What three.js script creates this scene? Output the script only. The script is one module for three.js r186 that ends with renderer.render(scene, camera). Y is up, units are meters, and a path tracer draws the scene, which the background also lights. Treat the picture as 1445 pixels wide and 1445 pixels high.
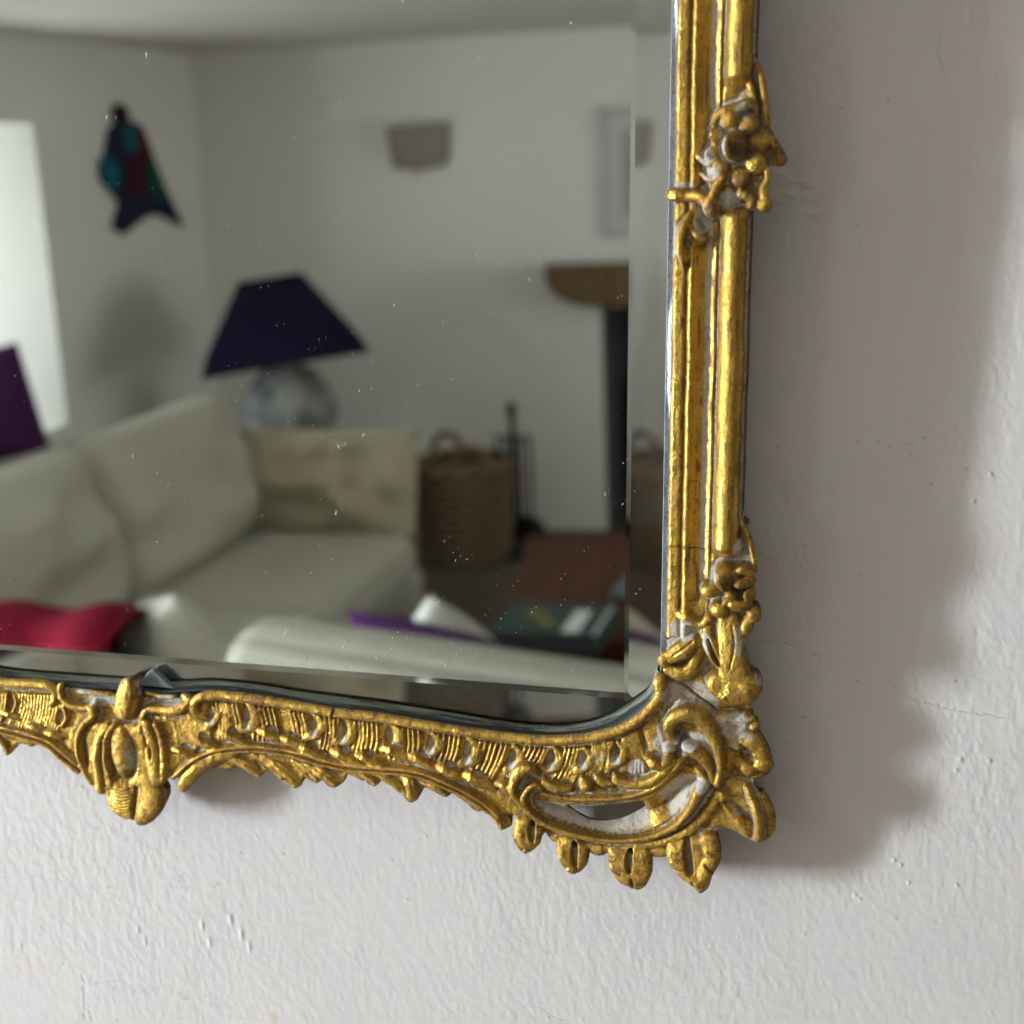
import * as THREE from 'three';
import { RoundedBoxGeometry } from 'three/addons/geometries/RoundedBoxGeometry.js';
import { mergeGeometries, mergeVertices } from 'three/addons/utils/BufferGeometryUtils.js';
import { RectAreaLightUniformsLib } from 'three/addons/lights/RectAreaLightUniformsLib.js';

// ───────────────────────── camera, exposure, lamps ─────────────────────────
RectAreaLightUniformsLib.init();
const scene = new THREE.Scene();
scene.background = new THREE.Color(0x000000);
const FOV = 2 * Math.atan(722.5 / 2060) * 180 / Math.PI;
const camera = new THREE.PerspectiveCamera(FOV, 1, 0.02, 60);
const CAM = new THREE.Vector3(0.151, 1.6, 0.612);
const right = new THREE.Vector3(0.96977, -0.03016, -0.24219);
const fwd = new THREE.Vector3(-0.24344, -0.18936, -0.95125).normalize();
right.addScaledVector(fwd, -right.dot(fwd)).normalize();
const upv = new THREE.Vector3().crossVectors(right, fwd);
camera.position.copy(CAM);
camera.quaternion.setFromRotationMatrix(new THREE.Matrix4().makeBasis(right, upv, fwd.clone().negate()));
camera.focus = 0.62;
camera.userData.fStop = 7.5;
scene.add(camera);
const renderer = new THREE.WebGLRenderer({ antialias: true });
renderer.toneMapping = THREE.LinearToneMapping;
renderer.toneMappingExposure = 1.86;
renderer.shadowMap.enabled = true;

// ───────────────────────── helpers ─────────────────────────
const V3 = (x, y, z) => new THREE.Vector3(x, y, z);
function rng(seed) { let s = seed >>> 0; return () => { s = (s + 0x6D2B79F5) >>> 0; let t = s; t = Math.imul(t ^ (t >>> 15), t | 1); t ^= t + Math.imul(t ^ (t >>> 7), t | 61); return ((t ^ (t >>> 14)) >>> 0) / 4294967296; }; }
const hash2 = (x, y, s) => { let h = Math.imul(x, 374761393) + Math.imul(y, 668265263) + Math.imul(s, 1274126177); h = Math.imul(h ^ (h >>> 13), 1274126177); return ((h ^ (h >>> 16)) >>> 0) / 4294967296; };
// value noise, periodic when per > 0
function vnoise(x, y, s, px = 0, py = px) {
  let xi = Math.floor(x), yi = Math.floor(y); let fx = x - xi, fy = y - yi;
  fx = fx * fx * (3 - 2 * fx); fy = fy * fy * (3 - 2 * fy);
  const w = (i, p) => p ? ((i % p) + p) % p : i;
  const a = hash2(w(xi, px), w(yi, py), s), b = hash2(w(xi + 1, px), w(yi, py), s), c = hash2(w(xi, px), w(yi + 1, py), s), d = hash2(w(xi + 1, px), w(yi + 1, py), s);
  return a + (b - a) * fx + (c - a) * fy + (a - b - c + d) * fx * fy;
}
const sstep = (a, b, x) => { const t = Math.min(1, Math.max(0, (x - a) / (b - a))); return t * t * (3 - 2 * t); };
const clamp = (x, a, b) => Math.min(b, Math.max(a, x));
function dataTex(w, h, fn, srgb = false, repeat = true) {
  const d = new Uint8Array(w * h * 4);
  for (let y = 0; y < h; y++) for (let x = 0; x < w; x++) { const c = fn(x, y), i = (y * w + x) * 4; if (typeof c === 'number') { d[i] = d[i + 1] = d[i + 2] = clamp(c, 0, 1) * 255; } else { d[i] = clamp(c[0], 0, 1) * 255; d[i + 1] = clamp(c[1], 0, 1) * 255; d[i + 2] = clamp(c[2], 0, 1) * 255; } d[i + 3] = 255; }
  const t = new THREE.DataTexture(d, w, h); t.magFilter = THREE.LinearFilter; t.minFilter = THREE.LinearFilter;
  if (repeat) t.wrapS = t.wrapT = THREE.RepeatWrapping;
  if (srgb) t.colorSpace = THREE.SRGBColorSpace; t.needsUpdate = true; return t;
}
const L2S = (c) => c <= 0.0031308 ? 12.92 * c : 1.055 * Math.pow(c, 1 / 2.4) - 0.055;
const std = (c, rough, extra = {}) => { const m = new THREE.MeshStandardMaterial({ roughness: rough, ...extra }); m.color.setRGB(...c); return m; };
function boxUV(g) { // uv in metres from the dominant axis
  const p = g.attributes.position, n = g.attributes.normal, uv = new Float32Array(p.count * 2);
  for (let i = 0; i < p.count; i++) {
    const ax = Math.abs(n.getX(i)), ay = Math.abs(n.getY(i)), az = Math.abs(n.getZ(i));
    if (az >= ax && az >= ay) { uv[2 * i] = p.getX(i); uv[2 * i + 1] = p.getY(i); }
    else if (ax >= ay) { uv[2 * i] = p.getZ(i); uv[2 * i + 1] = p.getY(i); }
    else { uv[2 * i] = p.getX(i); uv[2 * i + 1] = p.getZ(i); }
  }
  g.setAttribute('uv', new THREE.BufferAttribute(uv, 2)); return g;
}
const box = (x0, x1, y0, y1, z0, z1) => { const g = new THREE.BoxGeometry(x1 - x0, y1 - y0, z1 - z0); g.translate((x0 + x1) / 2, (y0 + y1) / 2, (z0 + z1) / 2); return boxUV(g); };
const rbox = (w, h, d, r, x = 0, y = 0, z = 0, seg = 3) => { const g = new RoundedBoxGeometry(w, h, d, seg, r); g.translate(x, y, z); return boxUV(g); };
const merge = (list) => mergeGeometries(list.map((g) => { const h = g.index ? g.toNonIndexed() : g; for (const k of Object.keys(h.attributes)) if (!['position', 'normal', 'uv'].includes(k)) h.deleteAttribute(k); return h; }));
const used = {};
function numbered(n) { const k = used[n] = (used[n] ?? -1) + 1; return k ? `${n}_${String(k).padStart(3, '0')}` : n; }
function mesh(name, g, m, parent) { const o = new THREE.Mesh(g, m); o.name = parent && parent !== scene ? name : numbered(name); o.castShadow = o.receiveShadow = true; (parent || scene).add(o); return o; }
function struct(name, g, m) { const o = mesh(name, g, m); o.userData.kind = 'structure'; return o; }
function thing(name, label, category, pos = [0, 0, 0], turn = 0, group) { const o = new THREE.Group(); o.name = numbered(name); o.position.set(...pos); o.rotation.y = turn; o.userData = { label, category }; if (group) o.userData.group = group; scene.add(o); return o; }
// a stuffed cushion: closed pillow, width w, height h, thickness t
function piping(w, h, pinch = 0.06) { const P = []; const pt = (u, v) => V3(u * w / 2 * (1 - pinch * (1 - u * u) * 0.6), v * h / 2 * (1 - pinch * (1 - v * v) * 0.6), 0); for (const [a, b] of [[[-1, -1], [1, -1]], [[1, -1], [1, 1]], [[1, 1], [-1, 1]], [[-1, 1], [-1, -1]]]) for (let k = 0; k < 14; k++) { const t = k / 14, u = a[0] + (b[0] - a[0]) * t, v = a[1] + (b[1] - a[1]) * t; const q = pt(u, v); if (Math.abs(u) === 1) q.x = u * w / 2 * (1 - pinch * (1 - v * v) * 0.6); if (Math.abs(v) === 1) q.y = v * h / 2 * (1 - pinch * (1 - u * u) * 0.6); P.push(q); } return new THREE.TubeGeometry(new THREE.CatmullRomCurve3(P, true), 112, 0.006, 6, true); }
function cushionGeo(w, h, t, n = 26, pinch = 0.06, seed = 1, lump = 0.012) {
  const pos = [], idx = [], uv = [];
  for (const s of [1, -1]) {
    const base = pos.length / 3;
    for (let j = 0; j <= n; j++) for (let i = 0; i <= n; i++) {
      const u = i / n * 2 - 1, v = j / n * 2 - 1;
      const prof = Math.pow(Math.max(0, (1 - Math.pow(Math.abs(u), 3.2)) * (1 - Math.pow(Math.abs(v), 3.2))), 0.42);
      const pu = 1 - pinch * (1 - v * v) * 0.6, pv = 1 - pinch * (1 - u * u) * 0.6;
      const lm = ((vnoise(u * 2.3 + 7, v * 2.3 + s * 3, seed) - 0.5) * 2 + (vnoise(u * 5 + v * 4, v * 2 - u * 2, seed + 4) - 0.5) * 0.35) * lump * prof;
      pos.push(u * w / 2 * pv, v * h / 2 * pu, s * (t / 2 * prof) + lm); uv.push(u * w / 2, v * h / 2);
    }
    for (let j = 0; j < n; j++) for (let i = 0; i < n; i++) { const a = base + j * (n + 1) + i, b = a + 1, c = a + n + 1, d = c + 1; if (s > 0) idx.push(a, b, d, a, d, c); else idx.push(a, d, b, a, c, d); }
  }
  let g = new THREE.BufferGeometry(); g.setAttribute('position', new THREE.Float32BufferAttribute(pos, 3)); g.setAttribute('uv', new THREE.Float32BufferAttribute(uv, 2)); g.setIndex(idx); g.computeVertexNormals(); return g;
}

// ───────────────────────── room materials ─────────────────────────
// painted plaster: roller stipple (taller than wide), broad unevenness, pimples, hairline cracks, scuffs; one tile is 0.64 m
const WT = 0.64, WN = 1536;
const wallFeat = { bump: new Float32Array(WN * WN), dark: new Float32Array(WN * WN), tan: new Float32Array(WN * WN) };
{
  const b = wallFeat.bump, P = WN / WT, R = rng(77);
  for (let y = 0; y < WN; y++) for (let x = 0; x < WN; x++) {
    const u = x / WN, v = y / WN;
    const wx = u + 0.004 * (vnoise(u * 60, v * 40, 3, 60, 40) - 0.5), wv = v + 0.004 * (vnoise(u * 50, v * 50, 4, 50) - 0.5);
    let h = 0.34 * vnoise(wx * 230, wv * 110, 11, 230, 110) + 0.36 * vnoise(wx * 360, wv * 190, 12, 360, 190) + 0.15 * vnoise(u * 640, v * 440, 13, 640, 440);
    const amp = 0.45 + 0.75 * vnoise(u * 9, v * 7, 14, 9, 7);
    b[y * WN + x] = 0.30 + 0.34 * (h - 0.42) * amp + 0.10 * (vnoise(u * 24, v * 18, 15, 24, 18) - 0.5);
  }
  const dab = (f, cx, cy, r, amt, sx = 1) => { const R2 = Math.ceil(r * 2); for (let j = -R2; j <= R2; j++) for (let i = -R2; i <= R2; i++) { const q = Math.hypot(i / sx, j) / r; if (q < 2) { const k = ((((cy + j) | 0) % WN + WN) % WN) * WN + ((((cx + i) | 0) % WN + WN) % WN); f[k] += amt * Math.exp(-q * q * 2); } } };
  for (let k = 0; k < 150; k++) { const x = R() * WN, y = R() * WN, r = 1.6 + R() * R() * 4; dab(b, x, y, r, 0.10 + 0.22 * R() * R(), 0.8); if (R() < 0.4) dab(wallFeat.dark, x + 1.5, y + 1.5, 1.3 + R(), 0.35); }
  for (let k = 0; k < 45; k++) dab(wallFeat.dark, R() * WN, R() * WN, 0.9 + R() * 0.9, 0.25 + 0.4 * R());
  const crack = (x, y, a, n, w, d) => { for (let k = 0; k < n; k++) { x += Math.cos(a); y += Math.sin(a); a += (R() - 0.5) * 0.5; dab(b, x, y, w, -0.10); dab(wallFeat.dark, x, y, w * 0.7, d); } };
  for (let k = 0; k < 9; k++) crack(R() * WN, R() * WN, (R() - 0.5) * 0.8 + (k % 3 ? 0 : 1.4), 80 + R() * 160, 0.7, 0.05);
  for (let k = 0; k < 14; k++) { const x = R() * WN, y = R() * WN; for (let q = 0; q < 26; q++) { const a = R() * 6.3, d = R() * 40; dab(wallFeat.dark, x + Math.cos(a) * d * 1.8, y + Math.sin(a) * d * 0.5, 0.9 + R() * 1.2, 0.18 + 0.3 * R()); } }
  for (let k = 0; k < 8; k++) { const x = R() * WN, y = R() * WN; for (let q = 0; q < 16; q++) dab(wallFeat.tan, x + (R() - 0.5) * 90, y + (R() - 0.5) * 40, 3 + R() * 5, 0.16 * R()); }
}
{ // marks that sit at known places on this wall
  const R = rng(404), P = WN / WT, spot = (x, y) => { const d = fwd.clone().multiplyScalar(2060).addScaledVector(right, x - 722.5).addScaledVector(upv, 722.5 - y), t = -CAM.z / d.z; return [(CAM.x + d.x * t) * P, (CAM.y + d.y * t) * P]; };
  const dab = (f, x, y, r, amt, sx = 1, sy = 1) => { const [cx, cy] = spot(x, y), R2 = Math.ceil(r * 2 * Math.max(1, sx, sy)); for (let j = -R2; j <= R2; j++) for (let i = -R2; i <= R2; i++) { const q = Math.hypot(i / sx, j / sy) / r; if (q < 2) { const k = ((Math.floor(cy + j) % WN + WN) % WN) * WN + ((Math.floor(cx + i) % WN + WN) % WN); f[k] += amt * Math.exp(-q * q * 2); } } };
  const B = wallFeat.bump, D = wallFeat.dark, T = wallFeat.tan;
  for (const [x, y] of [[1097, 606], [1096, 631], [1253, 142], [1187, 151], [1210, 318], [1215, 347], [1315, 682], [1210, 961], [1133, 1012], [1350, 960], [82, 1239], [402, 1204], [342, 1202], [90, 1360], [305, 1250]]) { dab(D, x, y, 1.5, 0.6); dab(B, x, y, 2.0, -0.2); }
  for (const [x, y] of [[1262, 1213], [1271, 1220], [1206, 1262], [1214, 1269], [1283, 1246], [1356, 1072], [1396, 1073], [1349, 1087], [1350, 1250], [1398, 669], [1374, 708], [1361, 663], [306, 1248], [163, 1441]]) dab(B, x, y, 2.6, 0.3);
  for (let k = 0; k < 70; k++) { const x = 1092 + R() * 72, y = 245 + R() * 70; dab(B, x, y, 2.5 + R() * 4, (R() - 0.35) * 0.4, 1.6, 0.8); }
  dab(B, 1117, 1046, 6, 0.45, 0.7, 1.4); dab(B, 1118, 1050, 3.4, -0.35, 0.7, 1.4);
  const crack = (pts, w, d) => { for (let s = 0; s < pts.length - 1; s++) { const n = Math.ceil(Math.hypot(pts[s + 1][0] - pts[s][0], pts[s + 1][1] - pts[s][1])); for (let q = 0; q < n; q++) { const t = q / n, x = pts[s][0] + (pts[s + 1][0] - pts[s][0]) * t + (vnoise(s * 9 + q * 0.2, 1, 5) - 0.5) * 4, y = pts[s][1] + (pts[s + 1][1] - pts[s][1]) * t + (vnoise(s * 9 + q * 0.2, 2, 5) - 0.5) * 4; dab(B, x, y, w, -0.1); dab(D, x, y, w * 0.8, d); } } };
  crack([[1327, 50], [1324, 75], [1330, 95], [1339, 113]], 1.1, 0.14); crack([[1060, 906], [1105, 908], [1150, 925], [1200, 935], [1240, 955], [1285, 985], [1340, 1000], [1420, 1012]], 0.9, 0.08); crack([[118, 1376], [119, 1400], [118, 1445]], 1.6, 0.1); crack([[124, 1410], [130, 1445]], 1.4, 0.06);
  for (let k = 0; k < 60; k++) { const t = R(); dab(D, 118 + t * 190, 1382 + t * 32 + (R() - 0.5) * 12, 0.9 + R() * 1.1, 0.2 + 0.4 * R()); } for (let k = 0; k < 34; k++) dab(D, 240 + R() * 24, 1232 + R() * 26, 0.8 + R() * 0.7, 0.3);
  for (let k = 0; k < 30; k++) dab(T, R() * 66, 1340 + R() * 30, 2.5 + R() * 4, 0.22 * R()); for (let k = 0; k < 16; k++) dab(T, 378 + R() * 14, 1415 + R() * 30, 3 + R() * 4, 0.2 * R()); dab(T, 838, 1240, 8, 0.14, 1.4, 1);
  for (const [x, y, r] of [[285, 1306, 5], [296, 1330, 6], [325, 1298, 6], [340, 1318, 7], [352, 1338, 6], [195, 1312, 4], [205, 1330, 4]]) dab(B, x, y, r, 0.4, 0.6, 1.5);
}
const wallBump = dataTex(WN, WN, (x, y) => wallFeat.bump[y * WN + x]);
const wallMap = dataTex(WN, WN, (x, y) => { const i = y * WN + x, d = 1 - 0.75 * Math.min(1, wallFeat.dark[i]), t = Math.min(1, wallFeat.tan[i]); const n = 0.985 + 0.03 * (vnoise(x / WN * 14, y / WN * 14, 21, 14) - 0.5); return [L2S(0.76 * d * n), L2S(0.688 * d * n * (1 - 0.18 * t)), L2S(0.615 * d * n * (1 - 0.45 * t))]; }, true);
for (const t of [wallBump, wallMap]) t.repeat.set(1 / WT, 1 / WT);
const wallPaint = new THREE.MeshStandardMaterial({ map: wallMap, bumpMap: wallBump, bumpScale: 0.0013, roughness: 0.62 });
const roomBump = dataTex(256, 256, (x, y) => 0.5 * vnoise(x / 8, y / 8, 5, 32) + 0.5 * vnoise(x / 32, y / 32, 6, 8)); roomBump.repeat.set(2, 2);
const roomPaint = std([0.80, 0.77, 0.70], 0.8, { bumpMap: roomBump, bumpScale: 0.003 });
const ceilingPaint = std([0.68, 0.63, 0.54], 0.9, { bumpMap: roomBump, bumpScale: 0.004 });
const fabricBump = dataTex(128, 128, (x, y) => 0.5 + 0.3 * Math.sin(x * Math.PI / 4) * Math.sin(y * Math.PI / 4) + 0.2 * hash2(x, y, 3)); fabricBump.repeat.set(12, 12);
const fabric = (c, r = 0.95) => { const m = new THREE.MeshPhysicalMaterial({ roughness: r, specularIntensity: 0.25, bumpMap: fabricBump, bumpScale: 0.0015 }); m.color.setRGB(...c); return m; };
const M = {
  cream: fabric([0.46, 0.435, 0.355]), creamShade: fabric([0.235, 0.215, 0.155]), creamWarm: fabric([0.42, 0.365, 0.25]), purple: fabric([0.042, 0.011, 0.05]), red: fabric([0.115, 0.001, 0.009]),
  shade: fabric([0.009, 0.006, 0.022]), carpet: std([0.12, 0.085, 0.05], 1, { bumpMap: fabricBump, bumpScale: 0.004 }),
  ceramic: new THREE.MeshStandardMaterial({ map: dataTex(256, 128, (x, y) => { const n = vnoise(x / 22, y / 22, 81, 0) * 0.6 + vnoise(x / 8, y / 8, 82) * 0.4, c = 0.16 + 0.26 * sstep(0.3, 0.75, n); return [L2S(c), L2S(c * 1.01), L2S(c * 0.94)]; }, true), roughness: 0.6 }), sconce: std([0.30, 0.24, 0.20], 0.8), soot: std([0.07, 0.07, 0.072], 0.95), iron: std([0.02, 0.02, 0.022], 0.5, { metalness: 0.6 }),
  whiteWood: std([0.72, 0.72, 0.71], 0.5), book: std([0.006, 0.035, 0.028], 0.5), bookDark: std([0.02, 0.02, 0.022], 0.5), paper: std([0.65, 0.63, 0.56], 0.8), label: std([0.62, 0.62, 0.6], 0.7), ochre: std([0.18, 0.15, 0.03], 0.7),
};
const woodTex = (c0, c1, seed) => { const t = dataTex(256, 512, (x, y) => { const n = vnoise(x / 6 + 3 * vnoise(x / 40, y / 90, seed + 1), y / 160, seed) * 0.6 + 0.4 * vnoise(x / 1.7, y / 60, seed + 2); return [0, 1, 2].map((k) => L2S(c0[k] + (c1[k] - c0[k]) * n)); }, true); t.repeat.set(2, 1); return t; };
M.tableWood = new THREE.MeshPhysicalMaterial({ specularIntensity: 0.35, map: woodTex([0.028, 0.008, 0.003], [0.105, 0.028, 0.009], 31), roughness: 0.5 });
M.beamWood = new THREE.MeshStandardMaterial({ map: woodTex([0.05, 0.027, 0.01], [0.20, 0.12, 0.05], 41), roughness: 0.85 });
M.wicker = new THREE.MeshStandardMaterial({ map: woodTex([0.07, 0.044, 0.02], [0.28, 0.19, 0.10], 51), roughness: 0.8 });

// ───────────────────────── the room the mirror looks into ─────────────────────────
const addedW3 = [3.3, 5.0, 0.8, 1.8], XL = -2.79, XR = 1.4, ZF = 5.55, H = 2.107;
struct('floor', box(-3.24, XR + 0.35, -0.15, 0, -0.3, ZF + 0.8), M.carpet);
struct('ceiling', box(-3.24, XR + 0.35, H, H + 0.2, -0.3, ZF + 0.8), ceilingPaint);
struct('wall_front', box(-3.24, XR + 0.35, 0, H, -0.3, 0), wallPaint);
struct('wall_right', merge([box(XR, XR + 0.35, 0, H, 2.9, addedW3[0]), box(XR, XR + 0.35, 0, addedW3[2], addedW3[0], addedW3[1]), box(XR, XR + 0.35, addedW3[3], H, addedW3[0], addedW3[1]), box(XR, XR + 0.35, 0, H, addedW3[1], ZF)]), roomPaint);
struct('wall_right', box(XR, XR + 0.35, 0, H, 0, 2.9), std([0.032, 0.021, 0.013], 0.9, { bumpMap: roomBump, bumpScale: 0.003 })); // dark unseen end, added to keep reflections in the gilding dark
// left wall, 0.45 m thick, with two window openings
const W1 = [0.99, 1.36, 0.78, 1.66], W2 = [3.15, 4.235, 0.72, 1.805];
const splay = (() => { const s = new THREE.Shape([[XL, -W2[1]], [XL, -ZF], [-3.24, -ZF], [-3.24, -3.92]].map((p) => new THREE.Vector2(...p))); const g = new THREE.ExtrudeGeometry(s, { depth: H, bevelEnabled: false }); g.rotateX(-Math.PI / 2); return boxUV(g); })();
struct('wall_left', merge([
  box(-3.24, XL, 0, H, 0, W1[0]), box(-3.24, XL, 0, W1[2], W1[0], W1[1]), box(-3.24, XL, W1[3], H, W1[0], W1[1]),
  box(-3.24, XL, 0, H, W1[1], W2[0]), box(-3.24, XL, 0, W2[2], W2[0], W2[1]), box(-3.24, XL, W2[3], H, W2[0], W2[1]), splay,
]), roomPaint);
// far wall with the fireplace opening under the beam
const FX0 = -1.005, FX1 = 0.25, FY = 1.01;
struct('wall_back', merge([box(-3.24, FX0, 0, H, ZF, ZF + 0.6), box(FX1, XR + 0.35, 0, H, ZF, ZF + 0.6), box(FX0, FX1, FY, H, ZF, ZF + 0.6)]), roomPaint);
struct('fireplace_recess', merge([box(FX0, FX0 + 0.02, 0, FY, ZF + 0.012, ZF + 0.6), box(FX1 - 0.02, FX1, 0, FY, ZF + 0.012, ZF + 0.6), box(FX0 + 0.02, FX1 - 0.02, FY - 0.02, FY, ZF + 0.012, ZF + 0.6), box(FX0, FX1, 0, FY, ZF + 0.6, ZF + 0.7)]), M.soot);

function makeWindow(W, label, nPanes, intensity, glow, tint, X = -3.19, turn = 0) {
  const sx = turn ? -1 : 1;
  const w = W[1] - W[0], h = W[3] - W[2], b = 0.055;
  const t = thing('casement_window', label, 'window', [X, W[2], (W[0] + W[1]) / 2], turn);
  mesh('frame', merge([box(-0.03, 0.03, 0, b, -w / 2, w / 2), box(-0.03, 0.03, h - b, h, -w / 2, w / 2), box(-0.03, 0.03, b, h - b, -w / 2, -w / 2 + b), box(-0.03, 0.03, b, h - b, w / 2 - b, w / 2)]), M.whiteWood, t);
  const pw = (w - 2 * b - (nPanes - 1) * 0.035) / nPanes;
  const glowMat = std([0.5, 0.5, 0.5], 0.3); glowMat.emissive.setRGB(...tint); glowMat.emissiveIntensity = glow;
  for (let k = 0; k < nPanes; k++) {
    const z0 = -w / 2 + b + k * (pw + 0.035);
    mesh('window_pane', box(-0.025, -0.012, b, h - b, z0, z0 + pw), glowMat, t);
    if (k) mesh('glazing_bar', box(-0.028, 0.028, b, h - b, z0 - 0.035, z0), M.whiteWood, t);
    const L = new THREE.RectAreaLight(new THREE.Color().setRGB(...tint), intensity, pw, h - 2 * b);
    L.position.set(X - sx * 0.006, W[2] + h / 2, (W[0] + W[1]) / 2 + sx * (z0 + pw / 2)); L.lookAt(L.position.x + sx, L.position.y, L.position.z); scene.add(L);
  }
  const s = mesh('sill', rbox(turn ? 0.26 : 0.40, 0.03, w - 0.01, 0.008, turn ? 0.15 : 0.22, 0.017, 0), M.whiteWood, t);
}
makeWindow(W1, 'small white casement window in the left wall nearest the gilt mirror', 1, 208, 8, [0.82, 0.95, 1.14]);
makeWindow([W2[0], 3.93, W2[2], W2[3]], 'white two-pane window in a deep bright reveal behind the cream sofa', 2, 4.2, 0.8, [0.86, 0.96, 1.06]);

makeWindow(addedW3, 'added unseen window in the right wall that lights the far room', 2, 1.9, 0.8, [0.93, 0.95, 0.95], XR + 0.3, Math.PI);  // added window out of view, lights the far and left walls

// beam over the fireplace
{
  const t = thing('mantel_beam', 'dark rough timber beam over the fireplace opening', 'mantel beam', [0, 0, ZF]);
  const s = new THREE.Shape(); s.moveTo(-1.205, 1.158); s.lineTo(0.42, 1.165); s.lineTo(0.42, 1.0); s.lineTo(-0.95, 1.0); s.quadraticCurveTo(-1.13, 1.0, -1.19, 1.075); s.quadraticCurveTo(-1.21, 1.11, -1.205, 1.158);
  const g = new THREE.ExtrudeGeometry(s, { depth: 0.13, bevelEnabled: true, bevelSize: 0.008, bevelThickness: 0.008, bevelSegments: 2, curveSegments: 10 }); g.translate(0, 0, -0.14); mesh('beam', boxUV(g), M.beamWood, t);
}
{ // wood stove standing in the opening
  const t = thing('wood_stove', 'black iron wood stove inside the fireplace opening', 'stove', [-0.42, 0, ZF + 0.32]);
  mesh('body', rbox(0.62, 0.55, 0.4, 0.02, 0, 0.38, 0), M.iron, t); mesh('door', rbox(0.44, 0.36, 0.03, 0.01, 0, 0.40, -0.21), M.iron, t);
  for (const x of [-0.24, 0.24]) for (const z of [-0.14, 0.14]) mesh('leg', new THREE.CylinderGeometry(0.02, 0.025, 0.11, 12).translate(x, 0.055, z), M.iron, t);
  mesh('flue', new THREE.CylinderGeometry(0.07, 0.07, 0.5, 20).translate(0, 0.9, 0.05), M.iron, t); mesh('handle', new THREE.TorusGeometry(0.03, 0.008, 8, 16).translate(0.17, 0.42, -0.235), M.iron, t);
}
{ // plaster wall light
  const t = thing('wall_light', 'terracotta pottery wall light on the far wall', 'wall light', [-1.767, 1.665, ZF]);
  const pos = [], idx = [], N = 24, Mv = 8;
  for (let j = 0; j <= Mv; j++) for (let i = 0; i <= N; i++) { const a = Math.PI * i / N, v = j / Mv, w = 0.135 - 0.012 * (1 - v) * (1 - v), d = 0.10 * (0.55 + 0.45 * v); const c = Math.cos(a), s = Math.sin(a); const drop = 0.03 * s * (1 - v); pos.push(Math.sign(c) * Math.pow(Math.abs(c), 0.6) * w, -0.055 + v * 0.15 - drop, -Math.pow(s, 0.7) * d); }
  for (let j = 0; j < Mv; j++) for (let i = 0; i < N; i++) { const a = j * (N + 1) + i; idx.push(a, a + 1, a + N + 2, a, a + N + 2, a + N + 1); }
  const b0 = pos.length / 3; pos.push(0, -0.075, -0.03); for (let i = 0; i < N; i++) idx.push(b0, i + 1, i);
  const g = new THREE.BufferGeometry(); g.setAttribute('position', new THREE.Float32BufferAttribute(pos, 3)); g.setIndex(idx); g.computeVertexNormals();
  const m = M.sconce.clone(); m.side = THREE.DoubleSide; mesh('bowl', g, m, t); mesh('back_plate', rbox(0.12, 0.12, 0.012, 0.004, 0, 0, -0.006), M.sconce, t);
  mesh('finial', new THREE.SphereGeometry(0.012, 12, 8).translate(0, -0.095, -0.06), M.sconce, t);
}
{ // pale picture
  const t = thing('framed_print', 'pale framed print on the far wall above the beam', 'picture', [-0.77, 1.53, ZF]);
  const fm = std([0.50, 0.50, 0.47], 0.6), w = 0.43, h = 0.52, b = 0.03;
  mesh('frame', merge([box(-w / 2, w / 2, h / 2 - b, h / 2, -0.025, 0), box(-w / 2, w / 2, -h / 2, -h / 2 + b, -0.025, 0), box(-w / 2, -w / 2 + b, -h / 2 + b, h / 2 - b, -0.025, 0), box(w / 2 - b, w / 2, -h / 2 + b, h / 2 - b, -0.025, 0)]), fm, t);
  mesh('mount', box(-w / 2 + b, w / 2 - b, -h / 2 + b, h / 2 - b, -0.012, -0.002), std([0.60, 0.60, 0.55], 0.8), t);
  mesh('print', box(-w / 2 + 0.085, w / 2 - 0.085, -h / 2 + 0.085, h / 2 - 0.085, -0.0145, -0.0125), std([0.42, 0.42, 0.38], 0.8), t);
  const g = []; for (const [x, y, r] of [[-0.03, 0.02, 0.05], [0.02, -0.05, 0.06], [0.03, 0.06, 0.04]]) g.push(new THREE.CylinderGeometry(r, r, 0.003, 20).rotateX(Math.PI / 2).translate(x, y, -0.0165));
  mesh('drawing', merge(g), M.soot, t);
}
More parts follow.
